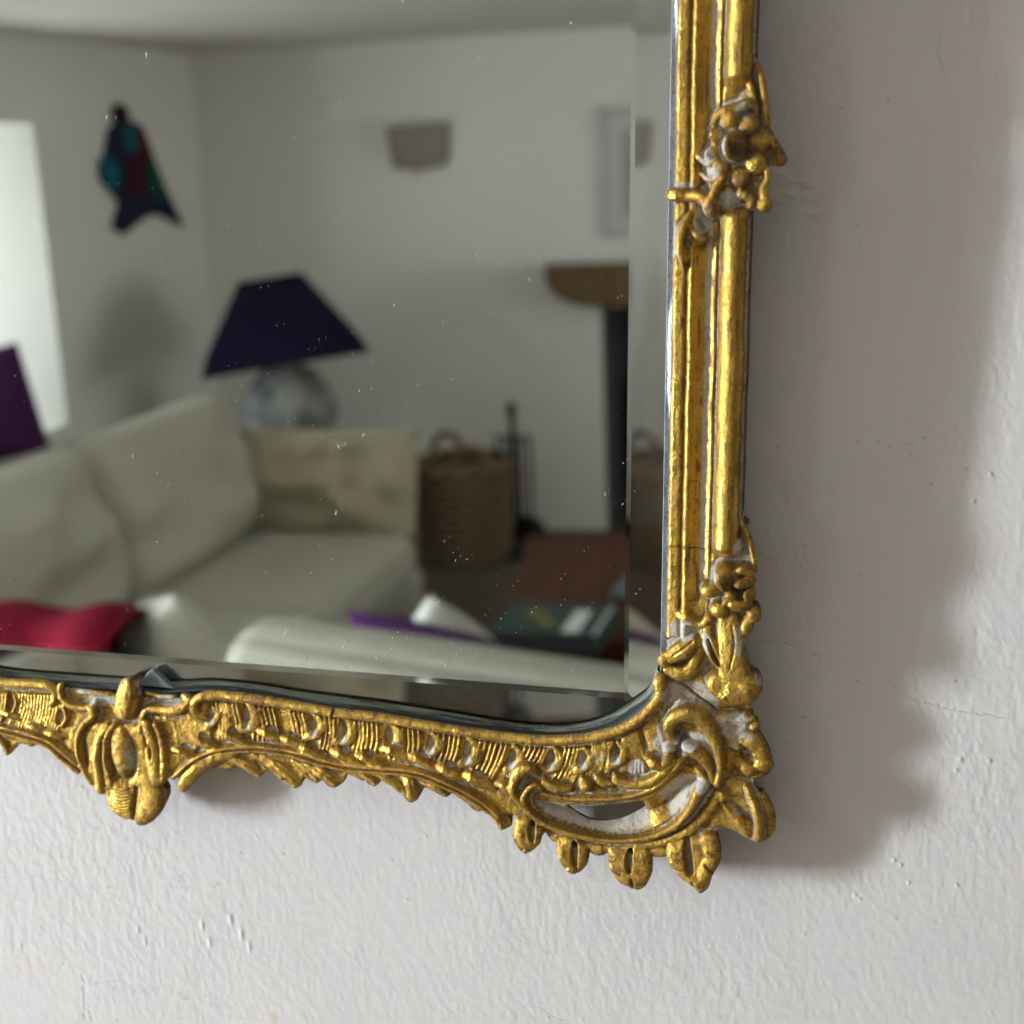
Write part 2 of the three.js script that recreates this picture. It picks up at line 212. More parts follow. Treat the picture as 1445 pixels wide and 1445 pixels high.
{ // log basket
  const t = thing('log_basket', 'brown wicker log basket with a hoop handle on the floor by the hearth', 'basket', [-1.52, 0, 5.08]);
  const R = (y) => 0.165 + 0.03 * Math.sin(y / 0.4 * Math.PI * 0.5); const gs = [], st = [];
  for (let k = 0; k < 12; k++) { const y = 0.02 + k * 0.0335; const pts = []; for (let i = 0; i < 72; i++) { const a = i / 72 * Math.PI * 2; const rr = R(y) + 0.014 * Math.cos(i / 72 * Math.PI * 2 * 12 + (k % 2) * Math.PI); pts.push(V3(Math.cos(a) * rr, y, Math.sin(a) * rr)); } gs.push(new THREE.TubeGeometry(new THREE.CatmullRomCurve3(pts, true), 144, 0.0165, 6, true)); }
  for (let i = 0; i < 36; i++) { const a = i / 36 * Math.PI * 2; st.push(new THREE.TubeGeometry(new THREE.CatmullRomCurve3([0, 0.13, 0.27, 0.4].map((y) => V3(Math.cos(a) * R(y), y + 0.005, Math.sin(a) * R(y)))), 6, 0.006, 5)); }
  mesh('weave', merge(gs), M.wicker, t); mesh('stakes', merge(st), M.wicker, t);
  mesh('rim', new THREE.TorusGeometry(R(0.4), 0.02, 8, 48).rotateX(Math.PI / 2).translate(0, 0.405, 0), M.wicker, t);
  mesh('handle', new THREE.TorusGeometry(0.075, 0.015, 8, 24, Math.PI).rotateY(0.3).translate(0.10, 0.415, -0.15), M.wicker, t); mesh('handle', new THREE.TorusGeometry(0.075, 0.015, 8, 24, Math.PI).rotateY(0.3).translate(-0.10, 0.415, 0.15), M.wicker, t);
  for (const [x, z, a, b] of [[-0.05, 0.02, 0.5, 0.1], [0.06, -0.04, -0.4, -0.1], [0.0, -0.09, 1.2, 0.05]]) { const g = new THREE.CylinderGeometry(0.045, 0.05, 0.26, 14).rotateZ(Math.PI / 2 + b).rotateY(a).translate(x, 0.36, z); const o = mesh('firewood_log', boxUV(g), M.beamWood); o.position.copy(t.position); o.userData = { label: ['split log with a pale cut end leaning at the left in the basket', 'dark log lying across the front of the basket', 'small log at the back of the wicker basket'][used.firewood_log], category: 'log' }; }
}
{ // companion set
  const t = thing('fire_companion_set', 'black iron fire tools on a stand beside the wicker basket', 'fire tools', [-1.31, 0, 5.14]);
  mesh('base', new THREE.CylinderGeometry(0.09, 0.1, 0.02, 24).translate(0, 0.01, 0), M.iron, t); mesh('pole', new THREE.CylinderGeometry(0.013, 0.013, 0.58, 10).translate(0, 0.3, 0), M.iron, t);
  mesh('knob', new THREE.SphereGeometry(0.022, 12, 10).scale(1, 1.6, 1).translate(0, 0.61, 0), M.iron, t); mesh('crossbar', box(-0.075, 0.075, 0.49, 0.50, -0.005, 0.005), M.iron, t);
  for (const [n, x] of [['poker', -0.065], ['tongs', -0.025], ['shovel', 0.03], ['brush', 0.07]]) { const o = mesh(n, new THREE.CylinderGeometry(0.009, 0.009, 0.42, 8).translate(x, 0.30, -0.012), M.iron, t); if (n === 'shovel') mesh('scoop', rbox(0.07, 0.1, 0.015, 0.006, 0, 0, 0).translate(x, 0.12, -0.015), M.iron, o); if (n === 'brush') mesh('bristles', new THREE.SphereGeometry(0.045, 14, 10).scale(1, 1.1, 0.8).translate(x + 0.01, 0.11, -0.01), M.iron, o); }
}
{ // lamp on its table
  const tb = thing('side_table', 'small round dark side table behind the cream sofa', 'table', [-2.10, 0, 4.72]);
  mesh('top', new THREE.CylinderGeometry(0.24, 0.24, 0.025, 36).translate(0, 0.5175, 0), M.tableWood, tb); mesh('stem', new THREE.CylinderGeometry(0.03, 0.035, 0.48, 16).translate(0, 0.265, 0), M.tableWood, tb); mesh('foot', new THREE.CylinderGeometry(0.16, 0.18, 0.025, 28).translate(0, 0.0125, 0), M.tableWood, tb);
  const t = thing('table_lamp', 'table lamp with deep purple tapered shade and round grey base', 'lamp', [-2.10, 0.53, 4.72], -0.42);
  mesh('base', new THREE.LatheGeometry([[0, 0], [0.10, 0], [0.13, 0.02], [0.175, 0.09], [0.19, 0.16], [0.17, 0.24], [0.11, 0.31], [0.055, 0.335], [0.05, 0.35], [0, 0.35]].map((p) => new THREE.Vector2(...p)), 40), M.ceramic, t);
  mesh('neck', new THREE.CylinderGeometry(0.02, 0.03, 0.06, 16).translate(0, 0.38, 0), M.iron, t);
  const g = []; const c = (r) => [[1, 1], [-1, 1], [-1, -1], [1, -1]].map(([a, b]) => [a * r, b * r]); const lo = c(0.315), hi = c(0.125), y0 = 0.375, y1 = 0.67;
  const pos = []; for (const s of [1, 0.985]) for (let k = 0; k < 4; k++) { const a = lo[k], b = lo[(k + 1) % 4], d = hi[k], e = hi[(k + 1) % 4]; pos.push(a[0] * s, y0, a[1] * s, b[0] * s, y0, b[1] * s, e[0] * s, y1, e[1] * s, a[0] * s, y0, a[1] * s, e[0] * s, y1, e[1] * s, d[0] * s, y1, d[1] * s); }
  const sg = new THREE.BufferGeometry(); sg.setAttribute('position', new THREE.Float32BufferAttribute(pos, 3)); sg.computeVertexNormals(); const sm = M.shade.clone(); sm.side = THREE.DoubleSide; boxUV(sg); const sh = mesh('shade', sg, sm, t); sh.position.set(0.03, 0.0, 0); sh.rotation.z = 0.1;
}
// cream sofa facing right along the window
{
  const t = thing('cream_sofa', 'cream two-seat sofa with loose back cushions below the window', 'sofa', [0, 0, 0]);
  mesh('base', rbox(0.86, 0.24, 1.75, 0.03, -1.78, 0.16, 3.12), M.cream, t);
  mesh('back', rbox(0.2, 0.62, 1.95, 0.06, -2.27, 0.43, 3.2), M.cream, t);
  for (const z of [2.62, 3.46]) mesh('seat_cushion', rbox(0.78, 0.17, 0.83, 0.045, -1.73, 0.345, z), M.cream, t);
  mesh('arm', rbox(0.80, 0.46, 0.2, 0.04, -1.85, 0.27, 4.16), M.creamWarm, t);
  mesh('arm', rbox(0.95, 0.56, 0.2, 0.08, -1.80, 0.31, 2.13), M.cream, t);
  [[2.62, 0.95, 5], [3.56, 0.95, 9]].forEach(([z, w, s]) => { const c = mesh('back_cushion', cushionGeo(w, 0.50, 0.31, 34, 0.06, s, 0.045), M.cream, t); mesh('piping', piping(w, 0.50, 0.05), M.cream, c); c.position.set(-2.04, 0.635, z); c.rotation.set(0, Math.PI / 2, 0); c.rotation.order = 'YXZ'; c.rotation.x = -0.22; });
  const e = mesh('end_cushion', cushionGeo(0.64, 0.38, 0.26, 30, 0.09, 14, 0.055), M.creamWarm, t); mesh('piping', piping(0.64, 0.37, 0.05), M.creamWarm, e); e.position.set(-1.68, 0.555, 4.0); e.rotation.x = 0.25;
}
{ const c = mesh('scatter_cushion', cushionGeo(0.42, 0.36, 0.14, 26, 0.05, 3), M.purple); c.position.set(-2.745, 0.88, 3.6); c.rotation.set(0.1, -0.25, 0.24); c.userData = { label: 'purple cushion propped upright in front of the bright window reveal', category: 'cushion' }; }
{ // crimson throw over the near arm
  const pos = [], idx = [], uv = [], N = 60;
  for (let j = 0; j <= N; j++) for (let i = 0; i <= N; i++) { const u = i / N, v = j / N; const x = -2.42 + u * 1.02, q = v * 1.15 - 0.5; let y, z; if (q < -0.13) { z = 1.99; y = 0.625 + q + 0.13; } else if (q > 0.13) { z = 2.27; y = 0.625 - (q - 0.13); } else { const a = (q + 0.13) / 0.26 * Math.PI; z = 2.13 - 0.14 * Math.cos(a); y = 0.625 + 0.07 * Math.sin(a); } const f = 0.018 * Math.sin(u * 26 + v * 5) + 0.02 * (vnoise(u * 7, v * 5, 8) - 0.5); pos.push(x, y + f + 0.01, z - f); uv.push(u, v); }
  for (let j = 0; j < N; j++) for (let i = 0; i < N; i++) { const a = j * (N + 1) + i; idx.push(a, a + N + 2, a + 1, a, a + N + 1, a + N + 2); }
  const g = new THREE.BufferGeometry(); g.setAttribute('position', new THREE.Float32BufferAttribute(pos, 3)); g.setAttribute('uv', new THREE.Float32BufferAttribute(uv, 2)); g.setIndex(idx); g.computeVertexNormals();
  const m = M.red.clone(); m.side = THREE.DoubleSide; const o = mesh('throw', g, m); o.userData = { label: 'crimson throw draped over the near end of the cream sofa', category: 'throw' };
}
// second sofa, its back to the mirror
{
  const t = thing('cream_sofa', 'cream sofa with its back to the gilt mirror and wall', 'sofa', [-0.95, -0.01, 1.745], 0.275);
  mesh('base', rbox(1.55, 0.26, 0.85, 0.04, 0.79, 0.17, 0.33), M.cream, t);
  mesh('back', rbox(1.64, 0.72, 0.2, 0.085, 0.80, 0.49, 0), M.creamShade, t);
  for (const x of [0.42, 1.2]) mesh('seat_cushion', rbox(0.77, 0.15, 0.72, 0.06, x, 0.37, 0.46), M.cream, t);
  mesh('arm', rbox(0.2, 0.58, 0.9, 0.08, 1.7, 0.33, 0.36), M.cream, t);
}
{ const c = mesh('scatter_cushion', cushionGeo(0.36, 0.34, 0.13, 26, 0.05, 23), M.purple); c.position.set(-0.665, 0.612, 1.93); c.rotation.set(-0.2, 0.2, -0.1); c.userData = { label: 'dark purple cushion showing above the back of the sofa nearest the mirror', category: 'cushion' }; }
{ const c = mesh('scatter_cushion', cushionGeo(0.32, 0.32, 0.12, 26, 0.05, 33), M.cream); c.position.set(-0.65, 0.59, 2.04); c.rotation.set(-0.2, 0.2, -0.62); c.userData = { label: 'cream cushion tilted on its corner behind the dark purple cushion', category: 'cushion' }; }
{ const c = mesh('scatter_cushion', cushionGeo(0.42, 0.38, 0.17, 26, 0.05, 43), M.cream); c.position.set(-1.41, 0.495, 2.32); c.rotation.set(-0.35, 0.5, 0.5); c.userData = { label: 'cream cushion with a lit edge beside the crimson throw', category: 'cushion' }; }
// coffee table and books
{
  const t = thing('coffee_table', 'low red-brown wooden coffee table with books on it', 'table', [-0.458, 0, 3.445], -0.157);
  mesh('top', rbox(0.84, 0.045, 1.06, 0.012, 0, 0.3975, 0), M.tableWood, t);
  mesh('apron', merge([box(-0.36, 0.36, 0.30, 0.374, -0.475, -0.45), box(-0.36, 0.36, 0.30, 0.374, 0.45, 0.475), box(-0.37, -0.345, 0.30, 0.374, -0.45, 0.45), box(0.345, 0.37, 0.30, 0.374, -0.45, 0.45)]), M.tableWood, t);
  for (const x of [-0.36, 0.36]) for (const z of [-0.46, 0.46]) mesh('leg', rbox(0.06, 0.3, 0.06, 0.008, x, 0.15, z), M.tableWood, t);
  const b = thing('book', 'thick dark green book with a pale label on the coffee table', 'book', [-0.655, 0.42, 2.92], 0.03);
  mesh('cover', merge([box(-0.145, 0.145, 0, 0.004, -0.125, 0.125), box(-0.145, 0.145, 0.041, 0.045, -0.125, 0.125), box(0.141, 0.145, 0.004, 0.041, -0.125, 0.125)]), M.book, b); mesh('pages', box(-0.138, 0.140, 0.0045, 0.0405, -0.12, 0.12), M.bookDark, b);
  mesh('label', box(0.045, 0.088, 0.0455, 0.0462, -0.105, 0.07), M.label, b); mesh('spine_band', box(0.128, 0.135, 0.0455, 0.0462, -0.12, 0.11), M.label, b); mesh('cover_motif', merge([box(-0.08, -0.03, 0.0455, 0.046, 0.0, 0.06), box(-0.03, 0.01, 0.0455, 0.046, -0.06, 0.0)]), M.ochre, b);
  const c = thing('book', 'second book with grey edge further along the coffee table', 'book', [-0.40, 0.42, 3.32], 0.1);
  mesh('cover', rbox(0.3, 0.03, 0.22, 0.004, 0, 0.015, 0), std([0.10, 0.16, 0.16], 0.5), c); mesh('pages', box(-0.151, 0.14, 0.005, 0.025, -0.105, 0.105), M.paper, c);
}
{ // cloth wall hanging: layered felt pieces
  const t = thing('wall_hanging', 'dark multicoloured cloth figure hanging on the left wall near the corner', 'wall hanging', [XL, 1.585, 4.93]); t.scale.set(1, 1.0, 1.2);
  const piece = (pts, c, d, o) => { const s = new THREE.Shape(pts.map((p) => new THREE.Vector2(...p))); const g = new THREE.ExtrudeGeometry(s, { depth: d, bevelEnabled: true, bevelSize: 0.004, bevelThickness: 0.004, bevelSegments: 1 }); g.rotateY(Math.PI / 2); g.scale(1, 1, -1); const idx = g.index; g.computeVertexNormals(); g.translate(o, 0, 0); const m = fabric(c); m.side = THREE.DoubleSide; return mesh('felt_piece', boxUV(g), m, t); };
  const S = (a) => a.map(([x, y]) => [x, y]);
  piece(S([[-0.22, 0.02], [-0.14, 0.2], [-0.05, 0.24], [0.06, 0.22], [0.12, 0.12], [0.2, -0.03], [0.31, -0.2], [0.15, -0.14], [0.05, -0.14], [-0.12, -0.2], [-0.18, -0.17], [-0.12, -0.08]]), [0.022, 0.026, 0.05], 0.015, 0);
  piece(S([[-0.24, 0.06], [-0.2, 0.1], [-0.13, 0.04], [-0.16, -0.03], [-0.21, -0.02]]), [0.012, 0.12, 0.19], 0.01, 0.018);
  piece(S([[0.02, 0.2], [0.06, 0.21], [0.11, 0.1], [0.06, 0.07]]), [0.10, 0.01, 0.02], 0.01, 0.018);
  piece(S([[-0.06, 0.08], [0.03, 0.1], [0.04, -0.05], [-0.08, -0.06]]), [0.06, 0.012, 0.02], 0.008, 0.018);
  piece(S([[0.07, 0.06], [0.12, 0.08], [0.19, -0.08], [0.1, -0.08]]), [0.016, 0.07, 0.05], 0.01, 0.018);
  piece(S([[-0.08, 0.2], [0.0, 0.22], [0.01, 0.12], [-0.05, 0.11]]), [0.02, 0.11, 0.13], 0.01, 0.019);
  mesh('head', new THREE.SphereGeometry(0.045, 16, 12).scale(0.6, 1, 1).translate(0.02, 0.255, -0.07), fabric([0.04, 0.03, 0.03]), t);
}

// ═════════════════════════ the gilt mirror ═════════════════════════
const LEAN = 1.5 * Math.PI / 180, CROOK = -1.8 * Math.PI / 180;
const mirror = thing('gilt_mirror', 'mirror glass in an ornate worn gold rococo frame on the white wall', 'mirror', [0, 1.4826, 0.0222]);
const AX = V3(Math.cos(CROOK), Math.sin(CROOK) * Math.cos(LEAN), Math.sin(CROOK) * Math.sin(LEAN));
const CX = V3(0, -Math.sin(LEAN), Math.cos(LEAN)), BX = new THREE.Vector3().crossVectors(CX, AX);
mirror.quaternion.setFromRotationMatrix(new THREE.Matrix4().makeBasis(AX, BX, CX));
// where a point seen at (x, y) on a 1445-unit survey of the frame lies, at height h (mm) over the glass: [a, b] in metres
const O = mirror.position;
function at(x, y, h = 0) {
  const v = fwd.clone().multiplyScalar(2060).addScaledVector(right, x - 722.5).addScaledVector(upv, 722.5 - y);
  const P = O.clone().addScaledVector(CX, h * 1e-3).sub(CAM), k = P.dot(CX) / v.dot(CX), q = v.multiplyScalar(k).add(CAM).sub(O);
  return [q.dot(AX), q.dot(BX), k];
}
//SCULPT
// ── glass, silvering, back board ──
const GA = 0.049, GA2 = 0.0647, GB = -0.0798, GB2 = -0.0965, GD = -0.0021, TOP = 0.285, LEFT = -0.305;
{
  const q = [[[LEFT, GB, 0], [GA, GB, 0], [GA, TOP, 0], [LEFT, TOP, 0]], [[GA, GB, 0], [GA2, GB2, GD], [GA2, TOP, GD], [GA, TOP, 0]], [[LEFT, GB2, GD], [GA2, GB2, GD], [GA, GB, 0], [LEFT, GB, 0]]];
  const p = []; for (const f of q) for (const i of [0, 1, 2, 0, 2, 3]) p.push(...f[i]);
  const g = new THREE.BufferGeometry(); g.setAttribute('position', new THREE.Float32BufferAttribute(p, 3)); g.computeVertexNormals();
  mesh('glass', g, new THREE.MeshPhysicalMaterial({ color: 0xffffff, transmission: 1, thickness: 0.006, ior: 1.52, roughness: 0 }), mirror);
  const silver = std([0.825, 0.865, 0.835], 0.0, { metalness: 1 }); mesh('silvering', box(LEFT, GA2, GB2, TOP, -0.0067, -0.0062), silver, mirror);
  mesh('back_board', box(LEFT, 0.088, -0.10, TOP, -0.0145, -0.0072), M.beamWood, mirror);
  // narrow worn strip between the plate and the reeded moulding
  const sp = [], si = [], su = [], NS = 120, MS = 6; for (let j = 0; j <= NS; j++) for (let i = 0; i <= MS; i++) { const b = -0.062 + (TOP + 0.062) * j / NS, u = i / MS; const bend = 0.0004 + 0.0024 * (sstep(0.180, 0.215, b) + sstep(0.036, 0.06, b) * (1 - sstep(0.078, 0.095, b))); sp.push(GA2 - 0.0003 + 0.0032 * u, b, GD + 0.0006 + bend * u * u + 0.00025 * (vnoise(j * 0.5, i * 0.3, 5) - 0.5)); su.push(u * 0.004, b); }
  for (let j = 0; j < NS; j++) for (let i = 0; i < MS; i++) { const a = j * (MS + 1) + i; si.push(a, a + 1, a + MS + 2, a, a + MS + 2, a + MS + 1); }
  const sg = new THREE.BufferGeometry(); sg.setAttribute('position', new THREE.Float32BufferAttribute(sp, 3)); sg.setAttribute('uv', new THREE.Float32BufferAttribute(su, 2)); sg.setIndex(si); sg.computeVertexNormals();
  const stripMap = dataTex(16, 1024, (x, y) => { const n = vnoise(x / 1.5, y / 1.7, 61), m = vnoise(0, y / 70, 62); const c = 0.22 + 0.12 * m - 0.14 * sstep(0.5, 0.85, n); return [L2S(c), L2S(c * 0.98), L2S(c * (0.9 + 0.25 * vnoise(1, y / 40, 63)))]; }, true, false); stripMap.repeat.set(1 / 0.004, 1 / 0.36); stripMap.offset.set(0, 0.18);
  mesh('edge_strip', sg, new THREE.MeshStandardMaterial({ map: stripMap, metalness: 0.6, roughness: 0.42 }), mirror);
  mesh('glass_edge', new THREE.CylinderGeometry(0.00028, 0.00028, TOP + 0.075, 6).translate(GA2 - 0.0002, (TOP - 0.075) / 2, GD + 0.0002), std([0.7, 0.72, 0.66], 0.35), mirror);
}
// dark worn rebate along the bottom and round the corner
{
  const path = [[-70, 949], [0, 963], [60, 969], [110, 974], [170, 979], [230, 983], [290, 981], [324, 983], [366, 988], [408, 996], [449, 1002], [500, 1009], [524, 1012], [586, 1022], [648, 1032], [702, 1040], [765, 1046], [816, 1044], [848, 1038], [879, 1028], [899, 1016], [912, 1005], [923, 993], [931, 977], [937, 955]].map(([x, y]) => { const [a, b] = at(x, y, 5); return V3(a, b, 0); });
  const C = new THREE.CatmullRomCurve3(path), N = 260, prof = [[1.3, 3.4], [1.9, 3.4], [2.3, 2.6], [2.7, 1.2], [3.1, 0.2], [3.9, -0.6], [4.6, -2.4]], p = [], u = [], ix = [];
  for (let j = 0; j <= N; j++) { const t = j / N, q = C.getPointAt(t), d = C.getTangentAt(t), wid = 1 + 0.35 * (vnoise(t * 9, 0.5, 71) - 0.4) + 0.5 * Math.exp(-Math.pow((t - 0.93) / 0.04, 2)); prof.forEach(([o, z], i) => { p.push(q.x - d.y * o * wid * 1e-3, q.y + d.x * o * wid * 1e-3, (z + 0.5 * (vnoise(t * 60, i, 72) - 0.5)) * 1e-3); u.push(i / (prof.length - 1), t); }); }
  const m = prof.length; for (let j = 0; j < N; j++) for (let i = 0; i < m - 1; i++) { const a = j * m + i; ix.push(a, a + m, a + 1, a + 1, a + m, a + m + 1); }
  const g = new THREE.BufferGeometry(); g.setAttribute('position', new THREE.Float32BufferAttribute(p, 3)); g.setAttribute('uv', new THREE.Float32BufferAttribute(u, 2)); g.setIndex(ix); g.computeVertexNormals();
  const t = dataTex(64, 1024, (x, y) => { const n = 0.5 * vnoise(x / 12, y / 60, 73, 0) + 0.32 * vnoise(x / 5, y / 18, 74) + 0.18 * vnoise(x / 1.6, y / 3, 75); const k = sstep(0.42, 0.78, n - 0.16 + 0.34 * sstep(18, 46, x)) * 0.9; return [L2S(0.012 + 0.16 * k), L2S(0.015 + 0.165 * k), L2S(0.013 + 0.115 * k)]; }, true);
  mesh('rebate', g, new THREE.MeshStandardMaterial({ map: t, roughness: 0.5, side: THREE.DoubleSide }), mirror);
  // chipped sliver standing up by the knob
  const s = new THREE.Shape([[199, 964], [208, 954], [213, 947], [219, 945], [226, 951], [238, 963], [247, 969]].map(([x, y]) => { const [a, b] = at(x, y, 1); return new THREE.Vector2(a, b); }));
  const sg = new THREE.ExtrudeGeometry(s, { depth: 0.0018, bevelEnabled: true, bevelSize: 0.0006, bevelThickness: 0.0008, bevelSegments: 2 }); sg.translate(0, 0, 0.0006); mesh('wood_sliver', boxUV(sg), std([0.13, 0.15, 0.15], 0.55, { map: null }), mirror);
}
{ // dust and lint on the glass
  const R = rng(909), gs = [], base = new THREE.IcosahedronGeometry(1, 0);
  for (let k = 0; k < 420; k++) { let x = R() * 900, y = R() * 960; if (k % 3) { x = (0.15 + 0.85 * R()) * 900; y = 130 + Math.pow(R(), 0.6) * 820; } const [a, b] = at(x, y, 0); if (a > GA2 - 0.001 || b < GB2 + 0.003) continue; const r = 0.00011 + 0.00028 * Math.pow(R(), 4), st = R() < 0.22 ? 2 + 3 * R() : 1; const zz = (a > GA ? -(a - GA) * 0.134 : 0) + (b < GB ? (b - GB) * 0.126 : 0); gs.push(base.clone().scale(r, r * st, r * 0.5).rotateZ((R() - 0.5) * 1.6).translate(a, b, zz + 0.00012)); }
  const d = mesh('dust', merge(gs), std([0.75, 0.74, 0.7], 0.9), mirror); d.userData.kind = 'stuff';
}
// ── carving: a relief over the mirror plane, cut from height and outline fields ──
const CELL = 0.0003, A0 = -0.305, B0 = -0.168, NX = 1476, NY = 1512;
const Hf = new Float32Array(NX * NY).fill(-0.02), Ff = new Float32Array(NX * NY).fill(-0.003), Id = new Uint16Array(NX * NY), Gs = new Float32Array(NX * NY), Dk = new Float32Array(NX * NY), Shd = new Float32Array(NX * NY);
const partNames = ['base'], partId = (n) => { let i = n.includes('#') ? partNames.indexOf(n) : -1; if (i < 0) { partNames.push(n); i = partNames.length - 1; } return i; }; // 'drop#2' joins strokes into one piece
const smax = (a, b, k) => { const h = Math.max(k - Math.abs(a - b), 0) / k; return Math.max(a, b) + h * h * k * 0.25; };
const KB = 0.0005;
function put(k, z, f, id) { if (z > Hf[k]) { Id[k] = id; if (z > Hf[k] + 0.0004) Gs[k] *= 0.2; } if (Hf[k] < -0.015) Hf[k] = z; else Hf[k] = smax(Hf[k], z, KB); if (f > Ff[k]) Ff[k] = f; }
function range(a0, a1, b0, b1) { return [Math.max(0, Math.floor((a0 - A0) / CELL)), Math.min(NX - 1, Math.ceil((a1 - A0) / CELL)), Math.max(0, Math.floor((b0 - B0) / CELL)), Math.min(NY - 1, Math.ceil((b1 - B0) / CELL))]; }
function curve(pts) { // survey points [x, y, r, h] to a dense line in metres
  const P = pts.map(([x, y, r = 4, h = 4]) => { const [a, b, k] = at(x, y, h); return [a, b, r * k, h * 1e-3]; }); const out = [];
  const N = P.length; for (let i = 0; i < N - 1; i++) { const p0 = P[Math.max(0, i - 1)], p1 = P[i], p2 = P[i + 1], p3 = P[Math.min(N - 1, i + 2)]; const n = Math.max(2, Math.ceil(Math.hypot(p2[0] - p1[0], p2[1] - p1[1]) / 0.0012)); for (let s = 0; s < n; s++) { const t = s / n, t2 = t * t, t3 = t2 * t; out.push([0, 1, 2, 3].map((q) => q < 2 ? 0.5 * (2 * p1[q] + (p2[q] - p0[q]) * t + (2 * p0[q] - 5 * p1[q] + 4 * p2[q] - p3[q]) * t2 + (3 * p1[q] - p0[q] - 3 * p2[q] + p3[q]) * t3) : p1[q] + (p2[q] - p1[q]) * t)); } }
  out.push(P[N - 1]); return out;
}
function near(pts, margin, fn) { // visit the cells about a line with (cell, distance over radius, radius, height)
  const L = curve(pts); let a0 = 9, a1 = -9, b0 = 9, b1 = -9; for (const p of L) { const r = p[2] + margin; a0 = Math.min(a0, p[0] - r); a1 = Math.max(a1, p[0] + r); b0 = Math.min(b0, p[1] - r); b1 = Math.max(b1, p[1] + r); }
  const [i0, i1, j0, j1] = range(a0, a1, b0, b1), w = i1 - i0 + 1, h = j1 - j0 + 1; if (w <= 0 || h <= 0) return;
  const best = new Float32Array(w * h).fill(-9), br = new Float32Array(w * h), bh = new Float32Array(w * h);
  for (let s = 0; s < L.length - 1; s++) {
    const p = L[s], q = L[s + 1], dx = q[0] - p[0], dy = q[1] - p[1], l2 = dx * dx + dy * dy || 1e-12, R = Math.max(p[2], q[2]) + margin;
    const [c0, c1, d0, d1] = range(Math.min(p[0], q[0]) - R, Math.max(p[0], q[0]) + R, Math.min(p[1], q[1]) - R, Math.max(p[1], q[1]) + R);
    for (let j = d0; j <= d1; j++) for (let i = c0; i <= c1; i++) { const a = A0 + i * CELL, b = B0 + j * CELL; const t = clamp(((a - p[0]) * dx + (b - p[1]) * dy) / l2, 0, 1); const d = Math.hypot(a - p[0] - dx * t, b - p[1] - dy * t), r = p[2] + (q[2] - p[2]) * t, e = r - d; const k = (j - j0) * w + i - i0; if (e > best[k]) { best[k] = e; br[k] = r; bh[k] = p[3] + (q[3] - p[3]) * t; } }
  }
  for (let j = 0; j < h; j++) for (let i = 0; i < w; i++) { const k = j * w + i; if (best[k] > -margin) fn((j + j0) * NX + i + i0, (br[k] - best[k]) / br[k], br[k], bh[k], best[k]); }
}
function S(part, pts, o = {}) { const id = partId(part), p = o.p ?? 2, kz = o.k ?? 0.9; near(pts, 0.0012, (k, q, r, h, e) => { if (q < 1) put(k, h - kz * r * (1 - Math.pow(Math.max(0, 1 - Math.pow(q, p)), 1 / p)), e, id); else if (e > Ff[k]) Ff[k] = e; }); }
function cut(pts, depth, o = {}) { near(pts, 0, (k, q) => { if (q < 1) { Hf[k] -= depth * 1e-3 * (1 - q * q); if (o.gesso) Gs[k] = Math.max(Gs[k], o.gesso * (1 - q * q)); if (o.dark) Dk[k] = Math.max(Dk[k], o.dark * (1 - q)); } }); }
function poly(pts, h, fn) { // visit cells in and about an outline with (cell, signed distance inwards)
  const P = pts.map(([x, y]) => at(x, y, h)); let a0 = 9, a1 = -9, b0 = 9, b1 = -9; for (const p of P) { a0 = Math.min(a0, p[0]); a1 = Math.max(a1, p[0]); b0 = Math.min(b0, p[1]); b1 = Math.max(b1, p[1]); }
  // round the corners of the outline once
  const Q = []; for (let i = 0; i < P.length; i++) { const p = P[i], n = P[(i + 1) % P.length]; Q.push([p[0] * 0.8 + n[0] * 0.2, p[1] * 0.8 + n[1] * 0.2], [p[0] * 0.2 + n[0] * 0.8, p[1] * 0.2 + n[1] * 0.8]); }
  const [i0, i1, j0, j1] = range(a0 - 0.0012, a1 + 0.0012, b0 - 0.0012, b1 + 0.0012);
  for (let j = j0; j <= j1; j++) for (let i = i0; i <= i1; i++) {
    const a = A0 + i * CELL, b = B0 + j * CELL; let d2 = 1, ins = false;
    for (let m = 0, n = Q.length - 1; m < Q.length; n = m++) { const p = Q[n], q = Q[m], dx = q[0] - p[0], dy = q[1] - p[1]; const t = clamp(((a - p[0]) * dx + (b - p[1]) * dy) / (dx * dx + dy * dy || 1e-12), 0, 1); const ex = a - p[0] - dx * t, ey = b - p[1] - dy * t; d2 = Math.min(d2, ex * ex + ey * ey); if ((p[1] > b) !== (q[1] > b) && a < dx * (b - p[1]) / dy + p[0]) ins = !ins; }
    const d = ins ? Math.sqrt(d2) : -Math.sqrt(d2); if (d > -0.0012) fn(j * NX + i, d);
  }
}
function plate(part, pts, h, o = {}) { const id = partId(part), e = (o.e ?? 1) * 1e-3, kz = o.k ?? 0.9, dome = (o.dome ?? 0) * 1e-3, reach = (o.reach ?? 5) * 1e-3, lean = (o.lean ?? 0) * 1e-3, ca = pts.reduce((t, p) => t + at(p[0], p[1], h)[0], 0) / pts.length; poly(pts, h, (k, d) => { if (d > 0) { const q = Math.max(0, 1 - d / e); put(k, h * 1e-3 - lean * (A0 + (k % NX) * CELL - ca) / 0.012 - kz * e * (1 - Math.sqrt(1 - q * q)) + dome * (1 - Math.pow(1 - Math.min(1, d / reach), 2)), d, id); } else if (d > Ff[k]) Ff[k] = d; }); }
function basin(pts, top, deep, reach, g) { poly(pts, top, (k, d) => { if (d > 0) { const t = Math.min(1, d / (reach * 1e-3)), z = (top - (top - deep) * t) * 1e-3; if (Hf[k] > z) Hf[k] = z; Gs[k] = Math.max(Gs[k], g * Math.min(1, t * 3)); } }); }
